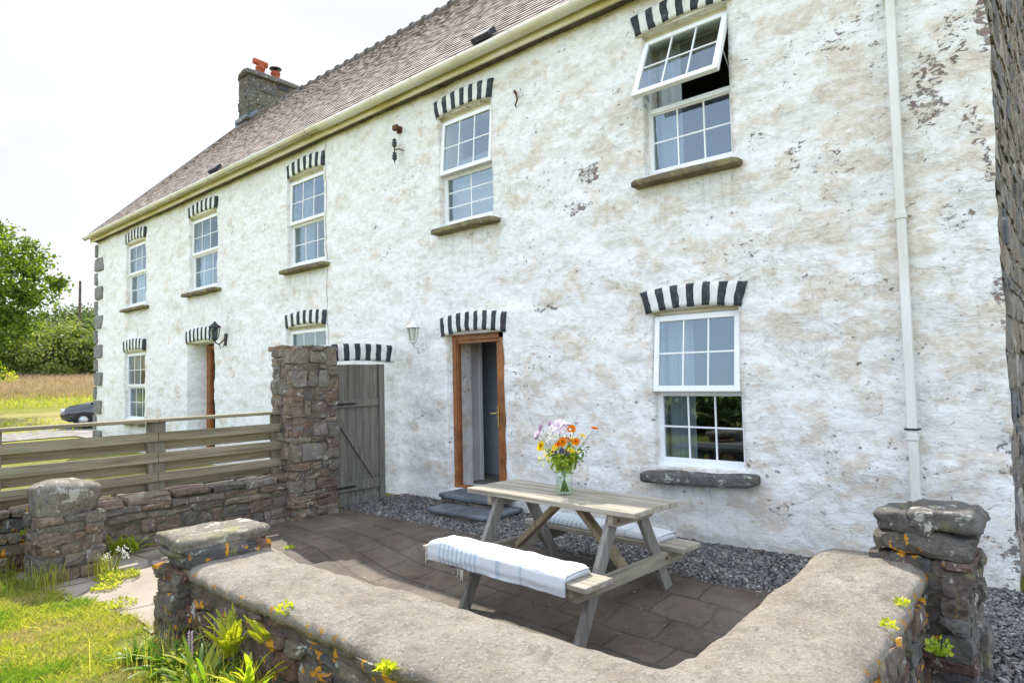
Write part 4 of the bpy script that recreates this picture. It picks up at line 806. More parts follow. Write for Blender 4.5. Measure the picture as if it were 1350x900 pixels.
def rails(y0, y1):
    for (z0_, z1_) in ((1.09, 1.19), (.865, .97), (.66, .755)): MB().box((-7.698, y0, z0_), (-7.668, y1, z1_), 0, .004).build('fence_rail', M['fence_wood'], fe)
    for (z0_, z1_) in ((.985, 1.085), (.76, .86), (.56, .655)): MB().box((-7.832, y0, z0_), (-7.802, y1, z1_), 0, .004).build('fence_rail', M['fence_wood'], fe)
    MB().box((-7.83, y0, 1.302), (-7.66, y1, 1.338), 0, .005).build('fence_top_rail', M['fence_wood'], fe)
rails(-8.0, -4.83); rails(-4.825, -3.37); rails(-3.365, -1.84)
# ------------------------------------------------------------------ near garden wall with cement coping
def wall_top(u): return 0
nw = empty('garden_wall', (-1.0, -4.1, 0), 'low lichen covered rubble wall around the patio with broad rounded cement coping', 'wall')
s = Stones()
s.boxm((-4.42, -4.385, -.3), (-.735, -3.88, .46)); s.boxm((-1.24, -4.3, -.3), (-.735, -1.95, .46))
k = dict(hs=(.06, .15), ws=(.10, .30), dep=.08, amp=.022, prot=(-.025, .03), rot=.10)
s.face((-4.46, -4.40, 0), (1, 0, 0), (0, -1, 0), 3.74, -.08, .485, **k); s.face((-.72, -4.40, 0), (0, 1, 0), (1, 0, 0), 2.4, -.08, .485, **k)
s.face((-.8, -3.86, 0), (-1, 0, 0), (0, 1, 0), 3.6, -.25, .485, **k); s.face((-1.28, -1.95, 0), (0, -1, 0), (-1, 0, 0), 1.9, -.25, .485, **k)
s.build('stonework', [M['rubble_lichen'], M['mortar']], nw)
# coping sweep: outer and inner lines
def lines(t):
    """t in 0..L ; returns outer, inner"""
    pass
outer = [(-4.45, -4.42), (-.70, -4.42), (-.70, -1.93)]; inner = [(-4.45, -3.80), (-1.34, -3.80), (-1.30, -1.93)]
N1, N2 = 240, 150; W_ = 40; Vc = []
for seg, N in ((0, N1), (1, N2)):
    for i in range(N + (1 if seg else 0)):
        f = i / N; ox = outer[seg][0] + (outer[seg + 1][0] - outer[seg][0]) * f; oy = outer[seg][1] + (outer[seg + 1][1] - outer[seg][1]) * f
        ix = inner[seg][0] + (inner[seg + 1][0] - inner[seg][0]) * f; iy = inner[seg][1] + (inner[seg + 1][1] - inner[seg][1]) * f; Vc.append((ox, oy, ix, iy))
Vc = np.array(Vc); n_ = len(Vc); d_ = np.array([.035 * float(fbm(P3(a[0], a[1]), 2.2, 3, 12)) + .022 * float(fbm(P3(a[0], a[1]), 11, 3, 2)) for a in Vc]); e_ = np.array([.055 * float(fbm(P3(a[2], a[3]), 1.5, 3, 19)) + .008 * float(fbm(P3(a[2], a[3]), 9, 2, 9)) for a in Vc])
if True:   # soften the inside corner
    ins = Vc[:, 2:].copy(); 
    for _ in range(5): ins[1:-1] = (ins[:-2] + ins[1:-1] * 2 + ins[2:]) / 4
    Vc[:, 2:] = ins
O_ = Vc[:, :2]; I_ = Vc[:, 2:]; D_ = (O_ - I_); D_ /= np.linalg.norm(D_, axis=1, keepdims=True); O_ = O_ + D_ * d_[:, None]; I_ = I_ + D_ * e_[:, None]
us = np.linspace(-1, 1, W_); V = []; prof = []
for u in us: prof.append(1 - abs(u) ** 5)
def hump(x, y): return .09 * float(sstep(-2.75, -2.02, y)) * float(sstep(-1.6, -1.2, x)) + .015 * float(sstep(-3.9, -4.4, x))
for i in range(n_):
    row = []
    for u in us:
        p = I_[i] * (1 - u) / 2 + O_[i] * (1 + u) / 2; dz = .562 + hump(p[0], p[1]) - .050 * abs(u) ** 4.5 - .012 * (abs(u) > .97) + .030 * float(fbm(P3(p[0], p[1]), 1.5, 3, 31)) + .014 * float(fbm(P3(p[0], p[1]), 7, 3, 3)); row.append((p[0], p[1], dz))
    a = row[0]; c = row[-1]; row = [(a[0] + D_[i][0] * .05, a[1] + D_[i][1] * .05, .44), (a[0] + D_[i][0] * .004, a[1] + D_[i][1] * .004, a[2] - .045)] + row + [(c[0] - D_[i][0] * .006, c[1] - D_[i][1] * .006, c[2] - .04 - .012 * random.random()), (c[0] - D_[i][0] * .06, c[1] - D_[i][1] * .06, .46)]; V += row
Wn = W_ + 4; F = [(i * Wn + j, (i + 1) * Wn + j, (i + 1) * Wn + j + 1, i * Wn + j + 1) for i in range(n_ - 1) for j in range(Wn - 1)]
F = [f[::-1] for f in F]; me = bpy.data.meshes.new('coping'); me.from_pydata(V, [], F + [tuple(range(Wn)), tuple((n_ - 1) * Wn + k for k in range(Wn))[::-1]]); me.materials.append(M['coping']); me.polygons.foreach_set('use_smooth', [True] * len(me.polygons)); me.update(); obj('coping', me, nw)
# pillar at the left end of the near wall
s = pillar(Stones(), -4.80, -4.38, -4.44, -3.90, -.1, .52, hs=(.07, .15), ws=(.12, .26), dep=.08, amp=.02, prot=(-.02, .025))
s.add((-4.52, -4.2, .60), (.20, .24, .055), AX, 3, .03); s.add((-4.56, -4.02, .585), (.21, .16, .06), AX, 3, .03)
o1 = s.build('pillar_stonework', [M['rubble_lichen'], M['mortar']]); lp = empty('stone_pillar', (-4.6, -4.17, 0), 'lichen spotted pillar with flat slab cap at the left end of the near wall', 'pillar')
o1.name = 'stonework'; o1.parent = lp; o1.matrix_parent_inverse = Matrix.Translation(-Vector(lp.location))
s = Stones(); s.add((-4.60, -4.25, .685), (.24, .215, .040), AX, 5, .022); s.add((-4.59, -4.0, .675), (.22, .16, .040), AX, 5, .022); s.add((-4.55, -4.32, .62), (.18, .14, .03), AX, 3, .02); s.smooth = True; s.build('cap_slab', [M['cap_stone']], lp)
# right pillar
s = pillar(Stones(), -.93, -.50, -2.06, -1.66, -.1, .70, hs=(.05, .17), ws=(.11, .34), dep=.07, amp=.022, prot=(-.02, .012))
s.add((-.86, -1.96, .765), (.085, .12, .055), AX, 3, .03); s.add((-.64, -1.97, .765), (.145, .12, .065), AX, 5, .035); s.add((-.70, -1.76, .77), (.20, .11, .065), AX, 3, .03); s.add((-.74, -2.0, .845), (.09, .09, .03), AX, 3, .02)
o1 = s.build('stonework', [M['rubble_dark'], M['mortar']]); lp = empty('stone_pillar', (-.72, -1.8, 0), 'dark rubble pillar with heavy rough capstones at the right end of the near wall', 'pillar')
o1.parent = lp; o1.matrix_parent_inverse = Matrix.Translation(-Vector(lp.location))
s = Stones(); s.add((-.63, -1.88, .90), (.17, .20, .052), AX, 5, .035); s.add((-.85, -1.90, .875), (.08, .17, .05), AX, 5, .03); s.smooth = True; s.build('cap_slab', [M['cap_grey']], lp)
# ------------------------------------------------------------------ picnic table (local frame)
TO = Vector((-4.165, -2.109, 0)); TR = Matrix.Translation(TO) @ Matrix.Rotation(R(-2.97), 4, 'Z')
pt_ = empty('picnic_table', TO, 'weathered wooden picnic table with attached benches standing on the patio', 'picnic table'); pt_.rotation_euler = (0, 0, R(-2.97))
def tb(name, b, mat, parent=None): o = b.build(name, mat); o.parent = parent or pt_; return o
GZ = -.165; L, W = 1.75, .60; n = 5; bw = W / n
for i in range(n): tb('tabletop_board', MB().box((random.uniform(-.004, .004), i * bw + .004, .705), (L + random.uniform(-.004, .004), (i + 1) * bw - .004, .747 + random.uniform(-.0015, .0015)), 0, .005), M['table_top'])
for (y0, y1) in ((-.47, -.325), (-.315, -.17), (.77, .905), (.915, 1.05)): tb('bench_board', MB().box((-.04 + random.uniform(-.004, .004), y0, .292), (1.68, y1, .334), 0, .005), M['table_top'])
for xl, bx in ((.30, .255), (1.48, 1.525)):
    tb('leg', MB().beam((xl, .145, .70), (xl, -.33, GZ - .01), .045, .105, up=(0, 1, 0), ch=.005), M['table_leg']); tb('leg', MB().beam((xl, .455, .70), (xl, .93, GZ - .01), .045, .105, up=(0, 1, 0), ch=.005), M['table_leg'])
    b = MB()
    def prof(b, x, y0, y1, z0, z1, th=.045, cut=.05):
        pts = [(y0, z1), (y0, z0 + cut), (y0 + cut * .3, z0 + cut * .3), (y0 + cut, z0), (y1 - cut, z0), (y1 - cut * .3, z0 + cut * .3), (y1, z0 + cut), (y1, z1)]; k = len(pts)
        vs = [(x - th / 2, *p) for p in pts] + [(x + th / 2, *p) for p in pts]; b.add(vs, [tuple(range(k)), tuple(range(2 * k - 1, k - 1, -1))] + [(i, i + k, (i + 1) % k + k, (i + 1) % k) for i in range(k)]); return b
    tb('cross_beam', prof(MB(), bx, -.45, 1.03, .19, .29), M['table_beam']); tb('top_beam', prof(MB(), bx, .03, .57, .61, .704, cut=.04), M['table_beam'])
    xo = bx + (.0245 if xl > 1 else -.0245)
    b = MB()
    for (yy, zz) in ((-.14, .25), (.74, .25), (.10, .655), (.50, .655)): b.lathe((xo, yy, zz), [(.0, .004 if xl > 1 else -.004), (.013, .003 if xl > 1 else -.003), (.014, 0)], 10, axis='x')
    tb('bolt', b, M['rust'])
tb('brace', MB().beam((.33, .30, .245), (.86, .30, .70), .09, .045, up=(0, 0, 1), ch=.004), M['table_brace']); tb('brace', MB().beam((1.45, .30, .245), (.98, .30, .70), .09, .045, up=(0, 0, 1), ch=.004), M['table_brace'])
# blankets
def blanket(x0, x1, yo, yi, zt, sgn, label, fold=2):
    """folded throw lying along the bench, hanging over the outer edge (sgn=-1: towards -y)"""
    r = empty('folded_blanket', TO, label, 'blanket', 'folded striped blankets on the picnic benches'); r.rotation_euler = (0, 0, R(-2.97)); nx = 70
    th = .058
    pts = [(yi, zt + .004), (yi - sgn * .004, zt + .02), (yi + sgn * .02, zt + th)]
    m = 9; A = (yo - yi)
    for k in range(1, m): pts.append((yi + A * k / m, zt + th + .008 * math.sin(math.pi * k / m)))
    for k in range(7): a = math.pi / 2 * k / 6; pts.append((yo + sgn * .022 * math.sin(a) + sgn * .004, zt + th - .05 + .05 * math.cos(a)))
    for k in range(1, 6): pts.append((yo + sgn * (.027 + .006 * math.sin(k)), zt - .004 - .085 * k / 5))
    pts.append((yo + sgn * .018, zt - .098)); pts.append((yo + sgn * .008, zt - .085))
    for k in range(5): pts.append((yo + sgn * .006, zt - .075 + .07 * k / 4))
    pts.append((yo + sgn * .004, zt + .002)); npf = len(pts); V = []; F = []
    for i in range(nx + 1):
        u = i / nx; x = x0 + (x1 - x0) * u; rnd = 1. if 1 < i < nx - 1 else (.93 if i in (1, nx - 1) else .55)
        for j, (yy, zz) in enumerate(pts):
            wv = .022 * float(fbm(P3(x * 2.2, j * .22, 1.), 1.6, 3, 5 + fold)); sag = .012 * float(fbm(P3(x * 1.2, 3., 1.), 2., 2, 8 + fold))
            hang = max(0, (zt - zz)) / .11; zc = zt + .01
            zz2 = zc + (zz - zc) * (rnd if zz > zc else 1) + wv * (1 if zz > zt + .01 else 0) + sag * hang; V.append((x + .006 * hang * math.sin(j), yy + sgn * wv * hang * 1.3, zz2))
    for i in range(nx):
        for j in range(npf): a = i * npf + j; b = i * npf + (j + 1) % npf; F.append((a, b, b + npf, a + npf))
    F += [tuple(range(npf))[::-1], tuple(nx * npf + k for k in range(npf))]
    me = bpy.data.meshes.new('blanket_cloth'); me.from_pydata(V, [], [f if sgn > 0 else f[::-1] for f in F]); me.materials.append(M['blanket']); me.polygons.foreach_set('use_smooth', [True] * len(F)); me.update(); o = obj('cloth', me); o.parent = r
    # inner folded layers visible at the right end
    b = MB()
    for q in (.010, .022):
        vs = []
        for j, (yy, zz) in enumerate(pts[2:23]):
            cz = zz - q * (1 if zz > zt else .0); cy = yy - sgn * q * .6; vs += [(x1 + .003 + (.022 - q) * .5, cy, cz), (x1 - .25, cy, cz), ]
        b.add(vs, [(2 * k, 2 * k + 2, 2 * k + 3, 2 * k + 1) for k in range(len(vs) // 2 - 1)], 0, True)
    o = b.build('fold_layers', M['blanket']); o.parent = r
    b = MB()
    for k in range(16):
        f = k / 15; yy = yi + (yo - yi) * f if k < 9 else yo + sgn * .028; zz = zt + .03 if k < 9 else zt + .02 - .11 * (k - 9) / 6
        b.tube([(x0 + .01, yy, zz), (x0 - .012, yy, zz - .006), (x0 - .018 - .006 * (k % 2), yy, zz - .03 - .02 * random.random())], [.004, .0035, .0015], 5)
    for k in range(5): xx = x0 + .34 + random.uniform(0, .10); b.tube([(xx, yo + sgn * .02, zt - .10), (xx + .006, yo + sgn * .028, zt - .14), (xx + random.uniform(-.01, .01), yo + sgn * .026, zt - .17 - .02 * random.random())], [.004, .0035, .0015], 5)
    o = b.build('tassel_fringe', M['tassel']); o.parent = r; return r
blanket(.06, 1.51, -.47, -.20, .334, -1, 'white blanket with pale blue stripes folded over the sunlit front bench')
blanket(.20, 1.44, 1.05, .79, .334, 1, 'folded pale blue striped blanket on the shaded bench nearer the house', 5)
# ------------------------------------------------------------------ jar and flowers
VX, VY, VZ = -3.245, -1.895, .748
r = empty('glass_jar', (VX, VY, VZ), 'clear glass jar of water holding wild flowers on the picnic table', 'jar')
MB().lathe((VX, VY, VZ), [(0, .002), (.038, .002), (.043, .008), (.044, .02), (.044, .095), (.040, .112), (.033, .122), (.033, .142), (.036, .144), (.036, .148), (.031, .148), (.030, .124), (.037, .112), (.041, .095), (.041, .02), (.036, .010), (0, .010)], 32).build('jar_body', M['jar_glass'], r)
MB().lathe((VX, VY, VZ), [(0, .012), (.036, .012), (.0405, .022), (.0405, .085), (0, .085)], 32).build('water', M['jar_water'], r)
FG = 'cut wild flowers standing in the glass jar'
def flower(kind, pos, label, big=.03, tilt=None):
    """stem from jar floor to pos, head of petals at pos"""
    p = Vector((VX, VY, VZ)) + Vector(pos); a0 = math.atan2(pos[1], pos[0]) + math.pi + random.uniform(-.5, .5); base = Vector((VX + .022 * math.cos(a0), VY + .022 * math.sin(a0), VZ + .014)); neck = Vector((VX + .016 * math.cos(a0 + math.pi), VY + .016 * math.sin(a0 + math.pi), VZ + .135))
    r = empty('flower', base, label, 'flower', FG)
    pts = [base, base.lerp(neck, .5), neck, neck.lerp(p, .5) + Vector((0, 0, .012)), p]; MB().tube(pts, [.0022, .0022, .002, .0016, .0013], 5).build('stem', M['fern_green'], r)
    out = Vector((pos[0], pos[1], .0)); out = out.normalized() if out.length > .01 else Vector((0, -1, 0)); nrm = (Vector((0, -.35, .75)) + out * .5 if tilt is None else Vector(tilt)).normalized(); u = nrm.orthogonal().normalized(); v = nrm.cross(u)
    b = MB()
    def pet(n, ln, wd, cup, off=0., start=.004):
        for k in range(n):
            a = 2 * math.pi * (k + off) / n + random.uniform(-.08, .08); dr = u * math.cos(a) + v * math.sin(a); sd = nrm.cross(dr); l_ = ln * random.uniform(.88, 1.08)
            q = [p + dr * start - sd * wd * .25, p + dr * start + sd * wd * .25, p + dr * l_ * .6 + sd * wd * .5 + nrm * cup * .6, p + dr * l_ + sd * wd * .22 + nrm * cup, p + dr * l_ - sd * wd * .22 + nrm * cup, p + dr * l_ * .6 - sd * wd * .5 + nrm * cup * .6]
            b.add(q, [(0, 1, 2, 5), (5, 2, 3, 4)], 0, True)
    if kind == 'marigold': pet(18, big, big * .34, .002); pet(14, big * .75, big * .3, .006, .5); pet(9, big * .45, big * .28, .009)
    elif kind == 'daisy': pet(15, big, big * .3, .003)
    elif kind == 'scabious':
        for k in range(3): pet(12 - k * 2, big * (1 - .25 * k), big * .42, .004 + .005 * k, k * .3)
    elif kind == 'spray':
        for k in range(14):
            c = Vector([random.gauss(0, big * .45) for _ in range(3)]); 
            for j in range(5): a = j * 1.257; q = p + c; d1_ = u * math.cos(a) + v * math.sin(a); b.add([q, q + d1_ * .006 + nrm.cross(d1_) * .003, q + d1_ * .010, q + d1_ * .006 - nrm.cross(d1_) * .003], [(0, 1, 2, 3)])
    mt = {'o': 'petal_orange', 'y': 'petal_yellow', 'l': 'petal_lilac', 'w': 'petal_white', 'p': 'petal_purple', 'm': 'petal_mauve'}
    b.build('petals', M[mt[colr]], r)
    if kind in ('marigold', 'daisy'): MB().lathe((0, 0, 0), [(0, .004), (big * .16, .003), (big * .2, 0)], 10); eb_ = 0; o = MB().lathe((0, 0, 0), [(0, .004), (big * .16, .003), (big * .2, 0)], 10).build('flower_eye', M['flower_eye' if kind == 'marigold' else 'daisy_eye'], r); o.matrix_parent_inverse = Matrix(); o.location = p + nrm * .003 - r.location; o.rotation_mode = 'QUATERNION'; o.rotation_quaternion = nrm.to_track_quat('Z', 'Y')
    return r
RX, RY = Vector((.75, .66, 0)), Vector((-.66, .75, 0))   # rough "across" and "away" directions used only to shape the bunch
def fp(a, z, d=0.): q = RX * a + RY * d; return (q.x, q.y, z)
for (k, colr, a, z, d, big, lab, tl) in [
    ('marigold', 'o', .165, .335, 0, .026, 'orange marigold on a long stem leaning far out to the right', (.2, 0, 1)), ('marigold', 'o', .045, .335, .0, .026, 'deep orange marigold at the top right of the bunch', (.3, -.8, .4)),
    ('marigold', 'o', -.005, .275, -.04, .028, 'bright orange marigold in the middle of the bunch facing front', (.1, -1, .5)), ('marigold', 'o', .025, .288, -.02, .023, 'small orange marigold just behind the middle one', None), ('marigold', 'o', .062, .275, -.03, .023, 'pale orange marigold at the right of the middle one', (.5, -.7, .5)), ('marigold', 'o', -.028, .262, -.035, .024, 'orange marigold half open on the left of the middle one', None),
    ('marigold', 'y', -.118, .255, -.02, .032, 'yellow daisy-like flower at the left edge of the bunch', (-.3, -1, .4)),
    ('scabious', 'l', -.02, .345, .02, .055, 'large pale lilac flower at the top of the bunch', (.1, -.7, .8)), ('scabious', 'l', .02, .352, .03, .045, 'pale pink lilac flower crowning the bunch', None), ('scabious', 'l', -.125, .315, 0, .032, 'faded lilac flower at the upper left of the bunch', None), ('scabious', 'm', -.112, .345, .02, .026, 'mauve flower highest on the left side', None), ('scabious', 'm', -.135, .295, .0, .024, 'dull mauve flower beside the faded lilac one', None),
    ('scabious', 'm', -.065, .362, .01, .022, 'small mauve bud left of the crown of the bunch', None), ('scabious', 'p', -.01, .228, -.05, .020, 'dark purple flower low at the front of the bunch', (0, -1, .2)), ('scabious', 'p', .016, .222, -.045, .020, 'small dark purple flower right of the larger purple one', (0, -1, .2)), ('scabious', 'p', -.05, .215, -.04, .018, 'tiny purple flower low on the left side', None),
    ('daisy', 'w', .005, .262, -.05, .020, 'small white daisy in front of the orange marigolds', (0, -1, .3)), ('daisy', 'w', .07, .258, -.03, .020, 'small white daisy on the right side of the bunch', (.4, -1, .3)), ('spray', 'w', .12, .27, 0, .035, 'spray of tiny cream flowers on the right', None), ('spray', 'w', -.07, .29, 0, .035, 'spray of tiny cream flowers on the left', None), ('spray', 'm', .07, .37, .02, .02, 'thin dark mauve sprig sticking up on the right', None), ('daisy', 'y', .10, .30, -.01, .020, 'small yellow daisy at the right behind the cream spray', None), ('daisy', 'y', -.05, .245, -.045, .018, 'small yellow daisy low at the front left', (0, -1, .3)), ('daisy', 'w', -.04, .30, -.03, .022, 'white daisy just under the pale lilac flower', (0, -1, .4)), ('spray', 'y', .03, .24, -.05, .04, 'loose spray of tiny yellow flowers at the front', None), ('spray', 'w', .02, .31, -.03, .04, 'frothy cream spray among the marigolds', None), ('spray', 'l', .05, .365, .03, .03, 'pale pink spray at the back of the bunch', None), ('spray', 'y', -.09, .22, -.02, .03, 'tiny yellow sprays on the low left side', None)]:
    flower(k, fp(a, z, d), lab, big, tl)
# green sprigs
sprlab = ['leafy green sprig bending to the left rim of the jar', 'leafy green sprig at the front of the bunch', 'bright green leafy sprig right of the middle', 'green sprig spreading low to the right', 'upright green sprig at the back of the bunch', 'yellow green sprig low on the left side', 'thin feathery sprig reaching out to the right', 'short leafy sprig over the jar mouth', 'fine drooping grass stem on the far left', 'fine drooping stem on the far right']
for i, (a, z, d, n) in enumerate([(-.07, .225, -.02, 70), (-.01, .215, -.04, 80), (.045, .235, -.02, 80), (.075, .205, 0, 60), (.02, .25, .04, 80), (-.045, .20, -.03, 70), (.13, .25, 0, 26), (.01, .175, -.02, 70), (-.15, .19, 0, 12), (.12, .20, .0, 14)]):
    p = Vector((VX, VY, VZ)) + Vector(fp(a, z, d)); base = Vector((VX - a * .2, VY, VZ + .014)); neck = Vector((VX + a * .15, VY, VZ + .135)); rr = empty('leafy_sprig', base, sprlab[i], 'sprig', 'green sprigs among the flowers in the jar')
    MB().tube([base, neck, neck.lerp(p, .5) + Vector((0, 0, .01)), p], [.002, .002, .0015, .001], 5).build('stem', M['fern_green'], rr); b = MB()
    for k in range(n * 2 if n > 30 else n):
        f = random.uniform(.05, 1); c = neck.lerp(p, f) + Vector([random.gauss(0, .017 if n > 30 else .006) for _ in range(3)]); dr = Vector([random.gauss(0, 1) for _ in range(3)]).normalized(); sd = dr.orthogonal().normalized(); l_ = random.uniform(.014, .030); b.add([c, c + dr * l_ * .5 + sd * l_ * .22, c + dr * l_, c + dr * l_ * .5 - sd * l_ * .22], [(0, 1, 2, 3)])
    b.build('leaves', M['fern_leaf'] if i % 3 else M['fern_green'], rr)
K_ = 1.58; VV = Vector((VX, VY, VZ))
for o_ in [o for o in col.objects if o.parent is None and o.type == 'EMPTY' and o.name.split('.')[0] in ('glass_jar', 'flower', 'leafy_sprig')]: o_.location = VV + (o_.location - VV) * K_; o_.scale = (K_, K_, K_)
# ------------------------------------------------------------------ plants by the walls
def strap_leaf(b, base, az_, L, wd, lift, droop, mi=0, twist=0., n=9):
    pts = []; d = Vector((math.cos(az_), math.sin(az_), 0)); s_ = Vector((-math.sin(az_), math.cos(az_), 0)); p = Vector(base); ang = lift
    vs = []
    for k in range(n + 1):
        t_ = k / n; w_ = wd * (math.sin(math.pi * min(1, t_ * .85 + .12)) ** .6) * (1 if t_ < .93 else .45); ripple = .12 * wd * math.sin(k * 2.3)
        up = Vector((0, 0, 1)) * math.cos(ang) - d * math.sin(ang); vs += [p - s_ * w_ / 2 + up * (w_ * .16 + ripple), p + up * 0., p + s_ * w_ / 2 + up * (w_ * .16 - ripple)]
        p = p + (d * math.cos(ang) + Vector((0, 0, 1)) * math.sin(ang)) * L / n; ang -= droop / n
    b.add(vs, [(3 * k + j, 3 * k + j + 1, 3 * k + j + 4, 3 * k + j + 3) for k in range(n) for j in (0, 1)], mi, True)
def strap_plant(name, loc, n, L, wd, label, cat, mat='fern_green', lift=(.7, 1.35), droop=1.2, arc=(0, 6.28), group=None, yf=.0):
    b = MB()
    for k in range(n):
        a = random.uniform(*arc); strap_leaf(b, (random.gauss(0, .02), random.gauss(0, .02), 0), a, L * random.uniform(.6, 1.1), wd * random.uniform(.7, 1.1), random.uniform(*lift), random.uniform(.5, 1.) * droop, 1 if random.random() < yf else 0)
    o = b.build(name, [M[mat], M['yellow_fern']]); o.location = loc; return tag(o, label, cat, group)
def frond(b, base, az_, L, lift, droop, wd=.09, n=26, mi=0):
    d = Vector((math.cos(az_), math.sin(az_), 0)); s_ = Vector((-math.sin(az_), math.cos(az_), 0)); p = Vector(base); ang = lift; pts = [p.copy()]
    for k in range(n):
        dr = d * math.cos(ang) + Vector((0, 0, 1)) * math.sin(ang); p = p + dr * L / n; ang -= droop / n; pts.append(p.copy()); t_ = (k + 1) / n; w_ = wd * math.sin(math.pi * (t_ ** .7) * .93 + .12); hw = L / n * .26
        for sg in (-1, 1):
            up = Vector((0, 0, 1)) * math.cos(ang) - d * math.sin(ang); tip = p + s_ * sg * w_ + dr * w_ * .4 - up * w_ * .15; m_ = p.lerp(tip, .5) + up * w_ * .10; b.add([p - dr * hw, p + dr * hw, m_ + dr * hw * .9, tip, m_ - dr * hw * .9], [(0, 1, 2, 4), (4, 2, 3)], mi)
    b.tube(pts, [.003] * (len(pts) - 1) + [.001], 4, mi)
def fern(name, loc, n, L, label, mat='yellow_fern', arc=(0, 6.28), lift=(.9, 1.35), wd=.07):
    b = MB()
    for k in range(n): frond(b, (random.gauss(0, .015), random.gauss(0, .015), 0), random.uniform(*arc), L * random.uniform(.7, 1.1), random.uniform(*lift), random.uniform(.4, 1.1), wd)
    o = b.build(name, [M[mat]]); o.location = loc; return tag(o, label, 'fern')
WEEDDEF = 1
def weed(loc, n, rad, h, label, mat='weed_leaf', name='weed', cat='weed', size=.02):
    b = MB()
    for k in range(n):
        a = random.uniform(0, 6.28); q = rad * math.sqrt(random.random()); p = Vector((q * math.cos(a), q * math.sin(a), h * random.random() * (1 - .5 * q / rad))); dr = Vector((math.cos(a) * .6 + random.gauss(0, .3), math.sin(a) * .6 + random.gauss(0, .3), random.uniform(.1, 1))).normalized(); sd = dr.orthogonal().normalized(); l_ = size * random.uniform(.6, 1.5); (b.add([Vector((p.x * .4, p.y * .4, 0)), Vector((p.x * .4 + .002, p.y * .4, 0)), p + Vector((.002, 0, 0)), p], [(0, 1, 2, 3)]) if p.z > .02 or k % 3 == 0 else None); b.add([p, p + dr * l_ * .5 + sd * l_ * .3, p + dr * l_, p + dr * l_ * .5 - sd * l_ * .3], [(0, 1, 2, 3)])
    o = b.build(name, [M[mat]]); o.location = loc; return tag(o, label, cat)
def tuft(loc, n, h, label, mat='grass_blade', spread=.05, wd=.006):
    b = MB()
    for k in range(n):
        a = random.uniform(0, 6.28); p = Vector((random.gauss(0, spread), random.gauss(0, spread), 0)); l_ = h * random.uniform(.5, 1.1); le = random.uniform(.1, .6) * l_; s_ = Vector((-math.sin(a), math.cos(a), 0)) * wd * .5; d = Vector((math.cos(a), math.sin(a), 0)); m_ = p + d * le * .35 + Vector((0, 0, l_ * .6)); t_ = p + d * le + Vector((0, 0, l_ * .95)); b.add([p - s_, p + s_, m_ + s_ * .8, t_, m_ - s_ * .8], [(0, 1, 2, 4), (4, 2, 3)])
    o = b.build('grass_tuft', [M[mat]]); o.location = loc; return tag(o, label, 'grass tuft')
HF = 'strap leaved ferns along the foot of the near wall'
strap_plant('strap_fern', (-4.15, -4.60, .0), 44, .30, .030, 'glossy strap leaved fern at the foot of the near wall pillar', 'fern', yf=.25, group=HF)
strap_plant('strap_fern', (-3.72, -4.62, .02), 42, .33, .032, 'big strap leaved fern clump below the feathery yellow fern', 'fern', yf=.2, group=HF)
strap_plant('strap_fern', (-4.5, -4.66, .0), 46, .20, .02, 'low dark strap leaved tuft where lawn meets the pillar', 'fern', group=HF)
strap_plant('strap_fern', (-3.28, -4.56, .10), 22, .30, .032, 'bright strap leaved fern right of the feathery yellow fern', 'fern', 'fern_leaf', (.9, 1.45), .9, yf=.5, group=HF)
strap_plant('strap_fern', (-2.75, -4.58, -.02), 12, .24, .035, 'small strap leaved fern growing low on the near wall, farthest right', 'fern', group=HF)
fern('feathery_fern', (-3.62, -4.49, .22), 26, .27, 'feathery bright yellow fern growing out of the near wall face', arc=(2.6, 6.8), lift=(1.0, 1.55), wd=.036)
fern('feathery_fern', (-3.33, -4.45, .36), 7, .17, 'smaller yellow green fern sprouting below the coping edge', 'yellow_fern', arc=(3.2, 6.6), lift=(1.0, 1.5), wd=.032)
fern('feathery_fern', (-7.40, -3.86, .02), 9, .36, 'light green fern in the corner below the rear rubble wall', 'fern_leaf', wd=.05)
strap_plant('strap_fern', (-7.38, -3.70, .02), 12, .26, .035, 'strap leaved fern tucked beside the corner fern', 'fern', 'fern_leaf')
o = strap_plant('strap_fern', (-.46, -2.28, .14), 5, .27, .045, 'single bright strap leaved fern growing out of the right pillar foot over gravel', 'fern', 'fern_leaf', (.1, .5), .8, (-.9, .6))
tuft((-4.35, -4.58, 0), 160, .28, 'fine grass growing up between the strap ferns and the near wall pillar', 'grass_blade', .16, .005); tuft((-3.5, -4.6, 0), 160, .34, 'fine grass and stalks rising behind the big strap fern clump', 'grass_blade', .16, .005)
weed((-3.95, -4.52, .02), 260, .22, .24, 'loose leafy weeds between the strap ferns and the wall', 'weed_leaf', size=.026)
# purple flower spike
r = empty('purple_spike', (-3.86, -4.60, 0), 'faded purple flower spike standing among the strap ferns', 'flower'); MB().tube([(-3.86, -4.6, 0), (-3.865, -4.6, .16), (-3.86, -4.61, .33)], [.004, .0035, .002], 6).build('stem', M['fern_green'], r); b = MB()
for k in range(60): z = .18 + .15 * k / 60; a = k * 2.4; q = Vector((-3.863, -4.605, z)); d = Vector((math.cos(a), math.sin(a), .4)); b.add([q, q + d * .010 + Vector((0, 0, .006)), q + d * .016, q + d * .010 - Vector((0, 0, .006))], [(0, 1, 2, 3)])
b.build('petals', M['petal_mauve'], r)
weed((-6.55, -4.12, .01), 420, .17, .06, 'bright green spreading weed on the path beside the rounded pillar', 'grass_blade', size=.028)
weed((-6.30, -4.28, .01), 160, .10, .04, 'smaller green weed at the lawn edge of the path', 'grass_blade', size=.026)
weed((-5.75, -4.36, .01), 140, .13, .03, 'flat green weed creeping over the path edge', 'grass_blade', size=.026)
